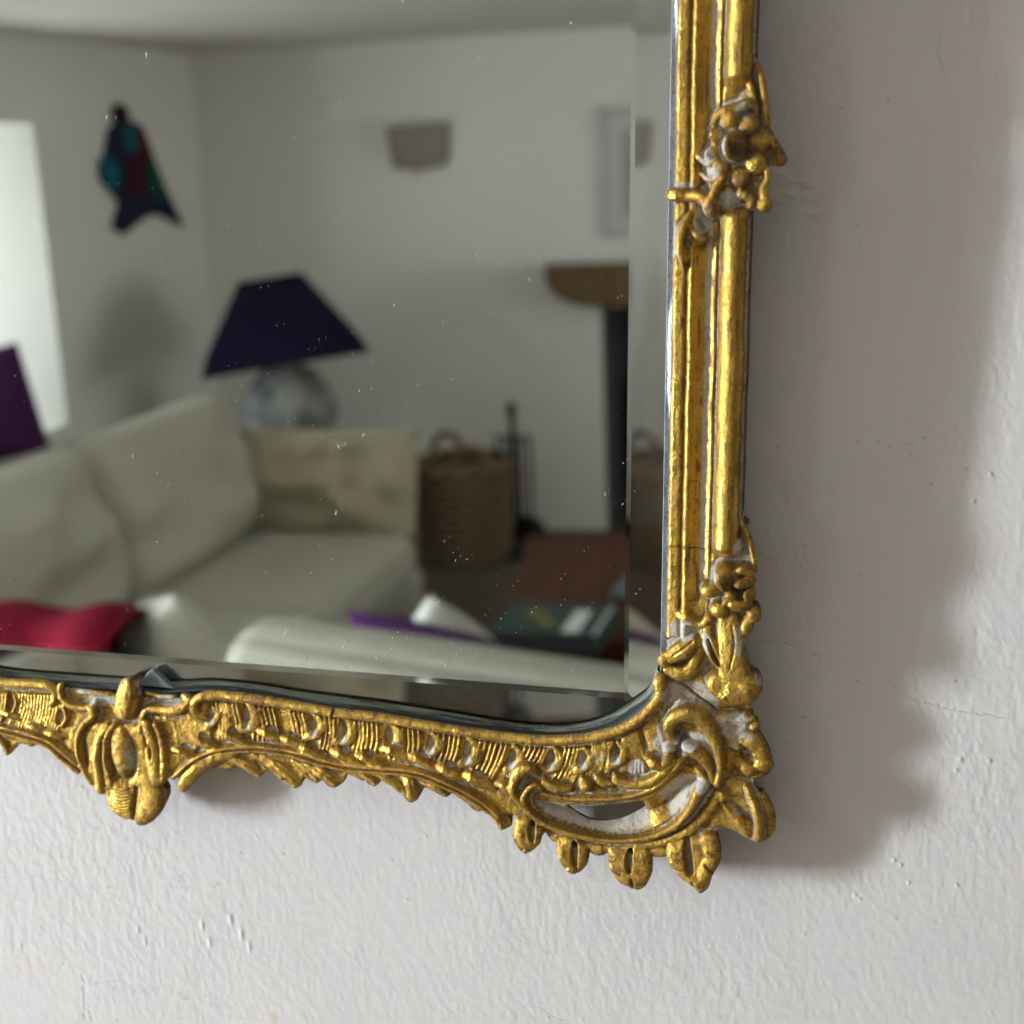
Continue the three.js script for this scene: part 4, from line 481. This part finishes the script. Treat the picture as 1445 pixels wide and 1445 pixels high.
egg('petal', 1022, 819, 16.5, 21.7, 0.2, 15.5, { k: 1, tilt: 5 }); egg('petal', 1000, 836, 14.2, 12.0, 0.2, 11.6); S('petal', [[1034, 813, 6, 12], [1046, 806, 7.4, 13.2], [1057, 812, 6, 12]]); egg('petal', 1049, 824, 14.2, 9.7, 0.3, 13.2, { tilt: 4 }); egg('petal', 1057, 842, 9.6, 10.3, 0, 12.2, { tilt: 4 }); egg('petal', 1030, 843, 9.6, 9.1, 0, 14); egg('petal', 1014, 863, 14.4, 13.0, 0.2, 12.8); egg('petal', 1043, 857, 16.4, 10.7, -0.1, 12.8, { tilt: 4 }); egg('petal', 1025, 851, 6.8, 5.7, 0, 13); egg('bud', 1063, 869, 10.7, 13.0, 0.1, 10.4); egg('bud', 1053, 885, 9.6, 19.4, -0.35, 9.4);
S('leaflet', [[958, 867, 5, 7.4], [966, 874, 8.4, 8.8], [979, 880, 6, 7.8]], { k: 0.8 }); S('leaflet', [[979, 880, 5, 7.4], [991, 883, 7, 8], [1000, 874, 7, 9]], { k: 0.8 }); S('leaflet', [[1000, 888, 7, 8.2], [991, 908, 8, 8.8], [984, 927, 8, 8.2], [975, 945, 8, 8]], { k: 0.7 });
plate('acanthus', [[940, 930], [944, 921], [955, 915], [968, 905], [981, 896], [987, 905], [985, 918], [978, 928], [968, 933], [955, 936], [946, 938]], 8, { e: 2, dome: 1.4 }); S('acanthus', [[947, 928, 11, 9.4], [962, 920, 14, 11], [977, 908, 10, 10]], { k: 0.5 }); egg('acanthus', 937, 934, 10.4, 11.6, 0, 9.4); S('acanthus', [[944, 946, 9, 7.8], [957, 953, 12, 8.6], [970, 950, 11, 8.4], [981, 936, 7, 8]], { k: 0.6 });
egg('tongue', 1005, 920, 11.5, 27, 0.38, 11.2, { k: 0.9 }); cut([[1000, 902, 2, 8], [1007, 920, 4, 8], [1015, 937, 2.5, 8]], 3.2, { dark: 0.4 });
cut([[928, 942, 1, 5], [940, 957, 1.3, 5], [962, 968, 1.2, 5], [985, 985, 1.6, 5], [1004, 1000, 2, 5], [1012, 1006, 1.2, 5]], 2.6, { dark: 1 }); cut([[945, 771, 0.8, 5], [965, 772, 1, 5], [978, 773, 0.9, 5], [992, 775, 0.6, 5]], 1.2, { dark: 1 }); cut([[950, 957, 0.8, 6], [966, 960, 0.9, 6], [978, 968, 0.8, 6]], 1, { dark: 0.8 });
for (const g of [[[1008, 972, 1.6, 12], [1022, 980, 2, 12], [1030, 994, 1.4, 12]], [[1046, 962, 1.6, 12], [1060, 964, 2, 12], [1072, 970, 1.4, 11]], [[1032, 880, 1.4, 10], [1036, 910, 1.8, 11], [1030, 945, 1.4, 12]], [[950, 926, 1.4, 10], [964, 916, 1.8, 10], [978, 904, 1.2, 9]]]) cut(g, 0.55);
// upper flower: a boss in a ring of curled petals, with leaves about it
plate('acanthus', [[1052, 97], [1068, 81], [1075, 95], [1081, 129], [1085, 157], [1087, 185], [1088, 215], [1085, 235], [1085, 262], [1078, 290], [1040, 296], [1010, 285], [1000, 262], [996, 235], [1003, 205], [1006, 180], [1020, 158], [1038, 150], [1048, 120]], 6.4, { e: 2.4, dome: 0.8, reach: 5, lean: 1.6 });
plate('side_leaf#', [[1078, 176], [1087, 184], [1098, 198], [1111, 221], [1111, 231], [1102, 235.5], [1080, 233]], 5, { e: 1.8 }); S('side_leaf#', [[1082, 186, 7, 7.4], [1093, 208, 8, 7], [1101, 226, 7, 5.6]], { k: 0.7 }); cut([[1080, 196, 1.6, 7], [1090, 215, 2.2, 7], [1096, 229, 1.6, 6]], 1);
S('acanthus_rim', [[1064, 84, 3.5, 8], [1073, 104, 5, 9], [1077, 128, 5.4, 9], [1080, 152, 5.4, 8.6], [1082, 176, 5, 8]]); S('acanthus', [[1052, 100, 4, 8.6], [1060, 122, 7, 9.4], [1066, 146, 7, 8.6], [1068, 166, 5, 7.6]], { k: 0.7 }); cut([[1060, 104, 1.6, 9], [1069, 130, 2.4, 9], [1074, 160, 2, 8]], 1.4, { dark: 0.3 });
S('hood', [[1006, 174, 4.5, 8.6], [1012, 162, 6.4, 11.4], [1024, 156, 7.4, 12.4], [1040, 152, 8, 11.8], [1056, 146, 8, 10.4]]); gesso(1057, 160, 14, 9, 1.2);
for (const [ang, dist, rx, ry, h] of [[2.55, 27, 9, 13, 11.4], [1.75, 34, 10, 15, 12.4], [0.95, 35, 11, 15, 11.6], [0.15, 34, 11, 15, 10.2], [-0.65, 38, 12, 15, 9.8], [-1.4, 41, 11, 14, 10.8], [-2.15, 35, 9, 13, 11.2], [-2.85, 31, 7, 12, 9.6]]) { const x = 1036 + Math.cos(ang) * dist, y = 207 - Math.sin(ang) * dist * 1.06; egg('petal', x, y, ry * 1.12, rx * 1.4, ang, h, { k: 0.75, tilt: -1.6 + Math.cos(ang) * 3 }); }
S('petal', [[983, 215, 3.4, 7], [990, 226, 4.6, 9], [1000, 231, 5, 9.8], [1010, 228, 5, 10]]); S('petal', [[990, 245, 3.4, 7.2], [998, 253, 4.4, 8.8], [1008, 252, 5, 9.6]]);
S('acanthus_rim', [[1082, 238, 4.4, 7.6], [1082, 252, 5, 8], [1077, 268, 6.4, 8.4], [1078, 282, 8.4, 8.8]]); egg('bud', 1078, 289, 11, 11, 0, 9.4); S('petal', [[1046, 272, 8, 9.6], [1059, 281, 8, 9.2], [1055, 293, 6, 8]]);
pit(1036, 206, 24, 28, 0, 1.6, 0); egg('seed_boss', 1035, 206, 18, 22, 0, 17.5, { k: 1.0, tilt: 8 });
egg('acanthus', 1028, 284, 17, 15, 0.3, 8.2, { k: 0.5 }); S('ribbon', [[945, 275, 8, 8.6], [953, 275, 9.4, 10.4], [966, 276, 7.4, 10], [985, 277, 8, 10.8], [996, 284, 9.4, 11.6]]); egg('ribbon', 1003, 294, 13.6, 14, 0, 12.8); S('ribbon', [[1019, 250, 6, 11.4], [1010, 264, 7, 11.8], [1003, 282, 7, 11.8]]);
plate('drop_leaf', [[974, 300], [960, 312], [951, 331], [951, 345], [953, 359], [959, 372], [964.5, 385], [970, 372], [976, 358], [970, 345], [968, 338], [976, 344], [984, 350], [992, 346], [1000, 337], [992, 328], [982, 320], [977, 308]], 8, { e: 1.6 }); S('drop_leaf', [[973, 302, 4, 9.2], [962, 325, 7, 11.2], [959, 348, 6.6, 11], [964, 378, 2.4, 8.4]], { k: 0.8 }); S('drop_leaf', [[971, 318, 4, 9.4], [983, 333, 6, 10], [996, 338, 4, 9.2]]); cut([[984, 312, 5, 8], [990, 322, 4, 8]], 2, { gesso: 0.9 });
// pale ground left bare by wear; painted glint on the boss flank
for (const g of [[1056, 158, 20, 16, 1], [1030, 282, 18, 16, 1.1], [1046, 775, 14, 20, 1.1], [962, 888, 24, 18, 1], [990, 1108, 12, 14, 1.2], [1042, 1014, 22, 12, 0.7], [968, 1046, 22, 14, 1], [897, 1088, 16, 18, 0.9], [930, 1052, 14, 18, 0.7], [1008, 812, 12, 16, 0.9], [998, 905, 10, 22, 0.7], [1042, 900, 10, 40, 0.6], [1072, 955, 10, 16, 0.6], [998, 222, 14, 16, 0.9], [1002, 246, 14, 12, 0.9], [1012, 240, 10, 14, 0.7], [990, 310, 14, 26, 1], [972, 290, 20, 8, 0.5], [964, 262, 22, 6, 0.8], [140, 990, 30, 12, 0.9], [110, 975, 22, 9, 0.9], [232, 990, 26, 9, 0.9], [183, 1068, 12, 40, 0.7], [1042, 1148, 14, 9, 0.7], [1055, 1040, 16, 14, 0.5], [1018, 190, 6, 18, 0.6], [1026, 207, 5, 18, 0.8], [845, 1075, 22, 20, 0.5], [800, 1085, 40, 14, 0.4]]) gesso(...g);
// shade painted in brown on bosses, petals and leaves, with some bare wood
for (const [x, y, rx, ry, v] of [[1042, 207, 17, 21, 1], [1024, 822, 15, 18, 0.9], [1050, 828, 16, 16, 0.55], [1048, 258, 24, 16, 0.6], [1094, 216, 18, 22, 0.55], [1066, 150, 14, 40, 0.4], [1003, 296, 11, 12, 0.7], [1088, 1150, 12, 34, 0.45], [170, 1100, 12, 12, 0.4], [1060, 200, 14, 26, 0.5], [1064, 272, 16, 20, 0.5]]) { const [a0, b0, q] = at(x, y, 10), [i0, i1, j0, j1] = range(a0 - rx * q, a0 + rx * q, b0 - ry * q, b0 + ry * q); for (let j = j0; j <= j1; j++) for (let i = i0; i <= i1; i++) { const d = Math.hypot((A0 + i * CELL - a0) / (rx * q), (B0 + j * CELL - b0) / (ry * q)); if (d < 1) { const k = j * NX + i; Shd[k] = Math.max(Shd[k], v * (1 - d * d * d)); Gs[k] *= 0.5; } } }
// piercings
hole([[799, 1131], [818, 1133], [848, 1131.5], [889, 1127], [905, 1124], [911, 1126], [912, 1136], [902, 1145], [879, 1155], [858, 1158], [833, 1156], [816, 1148], [803, 1139]], -1.5); for (const [x, y, w, h] of [[752.5, 1161, 4, 8], [812, 1190, 4.5, 8], [890.5, 1200, 4.5, 6]]) hole([[x - w, y], [x - w * 0.7, y - h * 0.7], [x, y - h], [x + w * 0.7, y - h * 0.7], [x + w, y], [x + w * 0.7, y + h * 0.7], [x, y + h], [x - w * 0.7, y + h * 0.7]], 3);

// ── surface: softened creases, hand-worked unevenness, then colour, gloss and metal from wear and painted shade ──
{
  const blur = (src, n) => { let s = src; for (let q = 0; q < n; q++) { const d = Float32Array.from(s); for (let j = 1; j < NY - 1; j++) for (let i = 1; i < NX - 1; i++) { const k = j * NX + i; if (Ff[k] <= -0.0003) continue; let t = 0, w = 0; for (let dj = -1; dj <= 1; dj++) for (let di = -1; di <= 1; di++) { const m = k + dj * NX + di; if (Ff[m] > 0) { t += s[m]; w++; } } if (w) d[k] = t / w; } s = d; } return s; };
  Hf.set(blur(Hf, 1)); const rt = partNames.indexOf('outer_torus#');
  for (let j = 0; j < NY; j++) for (let i = 0; i < NX; i++) { const k = j * NX + i; if (Ff[k] <= -0.0006) continue; const a = i * CELL, b = j * CELL; Hf[k] += 0.00032 * (vnoise(a * 420, b * 420, 101) - 0.5) + 0.00016 * (vnoise(a * 1100, b * 1100, 102) - 0.5) + 0.0006 * (vnoise(a * 130, b * 130, 103) - 0.5) * (Id[k] >= 5 ? 1 : 0.2); if (Id[k] === rt) Hf[k] -= 0.00026 * (vnoise(a * 420, b * 420, 101) - 0.5) + 0.00012 * (vnoise(a * 1100, b * 1100, 102) - 0.5); }
  // wide mean of the relief, by running sums, for hollows and crests
  const meanOver = (r) => { const t = new Float32Array(NX * NY), n = new Float32Array(NX * NY), out = new Float32Array(NX * NY); for (let j = 0; j < NY; j++) { let s = 0, c = 0; for (let i = -r; i < NX; i++) { const p = i + r; if (p < NX && Ff[j * NX + p] > 0) { s += Hf[j * NX + p]; c++; } const m = i - r - 1; if (m >= 0 && Ff[j * NX + m] > 0) { s -= Hf[j * NX + m]; c--; } if (i >= 0) { t[j * NX + i] = s; n[j * NX + i] = c; } } } for (let i = 0; i < NX; i++) { let s = 0, c = 0; for (let j = -r; j < NY; j++) { const p = j + r; if (p < NY) { s += t[p * NX + i]; c += n[p * NX + i]; } const m = j - r - 1; if (m >= 0) { s -= t[m * NX + i]; c -= n[m * NX + i]; } if (j >= 0) out[j * NX + i] = c ? s / c : 0; } } return out; }; var wide = meanOver(9), tight = meanOver(3);
}
const goldMap = new Uint8Array(NX * NY * 4), goldOrm = new Uint8Array(NX * NY * 4);
for (let j = 0; j < NY; j++) for (let i = 0; i < NX; i++) {
  const k = j * NX + i; if (Ff[k] < -0.0015) { goldMap[4 * k + 3] = goldOrm[4 * k + 3] = 255; continue; }
  const a = i * CELL, b = j * CELL, rail = Id[k] >= partNames.indexOf('inner_reed#') && Id[k] <= partNames.indexOf('outer_torus#');
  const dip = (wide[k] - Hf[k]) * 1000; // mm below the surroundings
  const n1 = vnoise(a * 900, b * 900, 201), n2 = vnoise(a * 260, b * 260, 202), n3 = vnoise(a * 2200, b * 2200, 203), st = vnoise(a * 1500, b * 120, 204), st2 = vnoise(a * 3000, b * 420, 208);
  let g = sstep(0.70, 1.45, dip + (n1 - 0.5) * 0.9 + (n2 - 0.5) * 0.9 - (rail ? 0.5 : 0)); g *= 1 - 0.85 * Math.min(1, Shd[k] * 1.6); g = Math.max(g, sstep(0.38, 0.72, Gs[k] * (0.75 + 0.5 * n2) + (n1 - 0.5) * 0.35));
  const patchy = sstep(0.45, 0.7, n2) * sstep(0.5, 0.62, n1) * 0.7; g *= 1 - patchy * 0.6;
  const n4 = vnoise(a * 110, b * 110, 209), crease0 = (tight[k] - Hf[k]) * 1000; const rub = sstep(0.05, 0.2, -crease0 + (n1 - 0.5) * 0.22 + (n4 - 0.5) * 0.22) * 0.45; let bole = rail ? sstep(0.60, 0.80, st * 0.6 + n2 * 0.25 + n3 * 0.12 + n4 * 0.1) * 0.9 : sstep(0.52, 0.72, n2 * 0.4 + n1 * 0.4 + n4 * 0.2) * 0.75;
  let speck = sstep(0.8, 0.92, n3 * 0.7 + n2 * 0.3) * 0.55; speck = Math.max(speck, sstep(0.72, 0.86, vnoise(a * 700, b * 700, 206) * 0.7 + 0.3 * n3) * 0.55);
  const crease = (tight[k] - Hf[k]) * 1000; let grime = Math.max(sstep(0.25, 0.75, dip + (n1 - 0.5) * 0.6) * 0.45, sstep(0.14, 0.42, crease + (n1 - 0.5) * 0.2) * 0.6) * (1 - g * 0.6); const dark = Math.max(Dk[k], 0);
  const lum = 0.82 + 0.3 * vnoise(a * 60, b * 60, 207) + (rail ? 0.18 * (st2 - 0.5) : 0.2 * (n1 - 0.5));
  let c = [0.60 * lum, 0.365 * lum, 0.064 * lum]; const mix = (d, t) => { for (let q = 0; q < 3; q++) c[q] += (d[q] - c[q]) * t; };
  bole = Math.max(bole, rub * (rail ? 0.7 : 1)); const shadeTone = clamp(Shd[k] * (0.6 + 0.8 * n2) + (n1 - 0.5) * 0.5 * Math.min(1, Shd[k] * 2), 0, 1) * 0.92; mix([0.25, 0.105, 0.03], bole); mix([0.065, 0.03, 0.012], shadeTone); const gd = 0.8 + 0.35 * n1; mix([0.10, 0.055, 0.02], speck); const tar = sstep(0.15, 0.9, dip + (n2 - 0.5) * 0.8); mix([0.20, 0.115, 0.035], tar * 0.65 * (1 - g)); mix([0.53 * gd, 0.485 * gd, 0.40 * gd], g * 0.92); mix([0.075, 0.043, 0.018], grime); mix([0.012, 0.01, 0.008], dark);
  const metal = clamp(0.84 - g * 0.9 - bole * 0.2 - speck * 0.5 - grime * 0.5 - shadeTone * 0.6 - dark, 0, 1), rough = clamp(0.36 + 0.14 * n1 + 0.16 * sstep(0.4, 0.7, n4) + g * 0.5 + bole * 0.12 + speck * 0.25 + grime * 0.3 + dark * 0.4 + (rail ? -0.04 : 0.02), 0.2, 1);
  for (let q = 0; q < 3; q++) goldMap[4 * k + q] = clamp(L2S(c[q]), 0, 1) * 255; goldMap[4 * k + 3] = 255; goldOrm[4 * k] = 255; goldOrm[4 * k + 1] = rough * 255; goldOrm[4 * k + 2] = metal * 255; goldOrm[4 * k + 3] = 255;
}
const tex = (d, srgb) => { const t = new THREE.DataTexture(d, NX, NY); t.magFilter = t.minFilter = THREE.LinearFilter; if (srgb) t.colorSpace = THREE.SRGBColorSpace; t.needsUpdate = true; return t; };
const goldTex = tex(goldMap, true), ormTex = tex(goldOrm, false);
const grain = dataTex(512, 512, (x, y) => 0.45 * vnoise(x / 4, y / 4, 301, 128) + 0.35 * vnoise(x / 9, y / 9, 302, 0) + 0.2 * hash2(x, y, 303)); grain.repeat.set(NX * CELL / 0.06, NY * CELL / 0.06);
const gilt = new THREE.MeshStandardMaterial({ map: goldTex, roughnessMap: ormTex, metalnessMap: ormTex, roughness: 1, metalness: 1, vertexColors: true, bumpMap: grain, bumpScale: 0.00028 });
// ── outline and surface to meshes, one per carved part ──
{
  const vp = [], vi = new Map(), tri = [];
  const vert = (key, a, b, z) => { let v = vi.get(key); if (v === undefined) { v = vp.length / 3; vp.push(a, b, z); vi.set(key, v); } return v; };
  const gridV = (i, j) => vert(j * NX + i, A0 + i * CELL, B0 + j * CELL, Hf[j * NX + i]);
  const cross = (i, j, di, dj) => { const k = j * NX + i, m = k + dj * NX + di, t = clamp(Ff[k] / (Ff[k] - Ff[m]), 0.02, 0.98), z = (Ff[k] > 0 ? Hf[k] : Hf[m]) - 0.00015; return vert((di ? 1 : 2) * 1e8 + k, A0 + (i + di * t) * CELL, B0 + (j + dj * t) * CELL, z); };
  const walls = [];
  for (let j = 0; j < NY - 1; j++) for (let i = 0; i < NX - 1; i++) {
    const k = j * NX + i, c = [Ff[k] > 0, Ff[k + 1] > 0, Ff[k + NX + 1] > 0, Ff[k + NX] > 0]; const n = c[0] + c[1] + c[2] + c[3]; if (!n) continue;
    const ks = [k, k + 1, k + NX + 1, k + NX]; let id = 0; for (let q = 0; q < 4; q++) if (c[q]) { id = Id[ks[q]]; break; }
    const pos = [[i, j], [i + 1, j], [i + 1, j + 1], [i, j + 1]], edge = [[i, j, 1, 0], [i + 1, j, 0, 1], [i, j + 1, 1, 0], [i, j, 0, 1]]; const P = [], E = [];
    for (let q = 0; q < 4; q++) { if (c[q]) P.push(gridV(...pos[q])); if (c[q] !== c[(q + 1) % 4]) { const v = cross(...edge[q]); P.push(v); E.push([v, c[q]]); } }
    for (let q = 1; q < P.length - 1; q++) tri.push(P[0], P[q], P[q + 1], id);
    if (E.length === 2) walls.push(E[0][1] ? [E[0][0], E[1][0], id] : [E[1][0], E[0][0], id]);
  }
  const N = vp.length / 3, nrm = new Float32Array(N * 3);
  for (let t = 0; t < tri.length; t += 4) { const [a, b, c] = [tri[t] * 3, tri[t + 1] * 3, tri[t + 2] * 3]; const ux = vp[b] - vp[a], uy = vp[b + 1] - vp[a + 1], uz = vp[b + 2] - vp[a + 2], wx = vp[c] - vp[a], wy = vp[c + 1] - vp[a + 1], wz = vp[c + 2] - vp[a + 2]; const x = uy * wz - uz * wy, y = uz * wx - ux * wz, z = ux * wy - uy * wx; for (const q of [a, b, c]) { nrm[q] += x; nrm[q + 1] += y; nrm[q + 2] += z; } }
  const parts = partNames.map(() => ({ map: new Map(), p: [], n: [], u: [], c: [], f: [] }));
  const uvOf = (a, b) => [(a - A0) / CELL / NX, (b - B0) / CELL / NY];
  const add = (P, v) => { let q = P.map.get(v); if (q === undefined) { q = P.p.length / 3; P.map.set(v, q); P.p.push(vp[3 * v], vp[3 * v + 1], vp[3 * v + 2]); const l = Math.hypot(nrm[3 * v], nrm[3 * v + 1], nrm[3 * v + 2]) || 1; P.n.push(nrm[3 * v] / l, nrm[3 * v + 1] / l, nrm[3 * v + 2] / l); P.c.push(1, 1, 1); P.u.push(...uvOf(vp[3 * v], vp[3 * v + 1])); } return q; };
  for (let t = 0; t < tri.length; t += 4) { const P = parts[tri[t + 3]]; P.f.push(add(P, tri[t]), add(P, tri[t + 1]), add(P, tri[t + 2])); }
  // sides: rounded under and drawn in towards the back, darker where the gilder's brush did not reach
  const wn = new Map(); for (const [v, w] of walls) { const dx = vp[3 * w] - vp[3 * v], dy = vp[3 * w + 1] - vp[3 * v + 1], l = Math.hypot(dx, dy) || 1; for (const q of [v, w]) { const o = wn.get(q) || [0, 0]; o[0] += dy / l; o[1] -= dx / l; wn.set(q, o); } }
  for (const o of wn.values()) { const l = Math.hypot(...o) || 1; o[0] /= l; o[1] /= l; }
  for (const [v, w, id] of walls) {
    const P = parts[id], s = P.p.length / 3, railSide = partNames[id].startsWith('outer') || partNames[id].startsWith('inner') || partNames[id].startsWith('cove');
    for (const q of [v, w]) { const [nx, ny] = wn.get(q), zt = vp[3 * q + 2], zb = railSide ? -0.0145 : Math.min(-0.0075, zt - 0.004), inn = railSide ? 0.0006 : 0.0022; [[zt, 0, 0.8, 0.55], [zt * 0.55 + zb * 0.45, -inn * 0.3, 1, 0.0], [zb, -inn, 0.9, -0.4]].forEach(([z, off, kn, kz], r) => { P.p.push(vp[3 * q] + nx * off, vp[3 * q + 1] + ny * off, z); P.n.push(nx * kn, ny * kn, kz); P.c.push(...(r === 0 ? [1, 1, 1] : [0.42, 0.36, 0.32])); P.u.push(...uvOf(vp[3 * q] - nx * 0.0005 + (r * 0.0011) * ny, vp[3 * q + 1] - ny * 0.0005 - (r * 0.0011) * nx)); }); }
    P.f.push(s, s + 1, s + 4, s, s + 4, s + 3, s + 1, s + 2, s + 5, s + 1, s + 5, s + 4);
  }
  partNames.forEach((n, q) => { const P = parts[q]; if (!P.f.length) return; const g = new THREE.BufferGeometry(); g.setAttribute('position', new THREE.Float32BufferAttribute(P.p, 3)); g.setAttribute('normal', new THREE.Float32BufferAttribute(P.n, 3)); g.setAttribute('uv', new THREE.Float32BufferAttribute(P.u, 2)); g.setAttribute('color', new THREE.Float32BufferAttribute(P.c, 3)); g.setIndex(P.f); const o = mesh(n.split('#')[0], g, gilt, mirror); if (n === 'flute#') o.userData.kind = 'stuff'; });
  console.log('triangles', tri.length / 4 + walls.length * 2);
}
//ENDSCULPT
renderer.render(scene, camera);
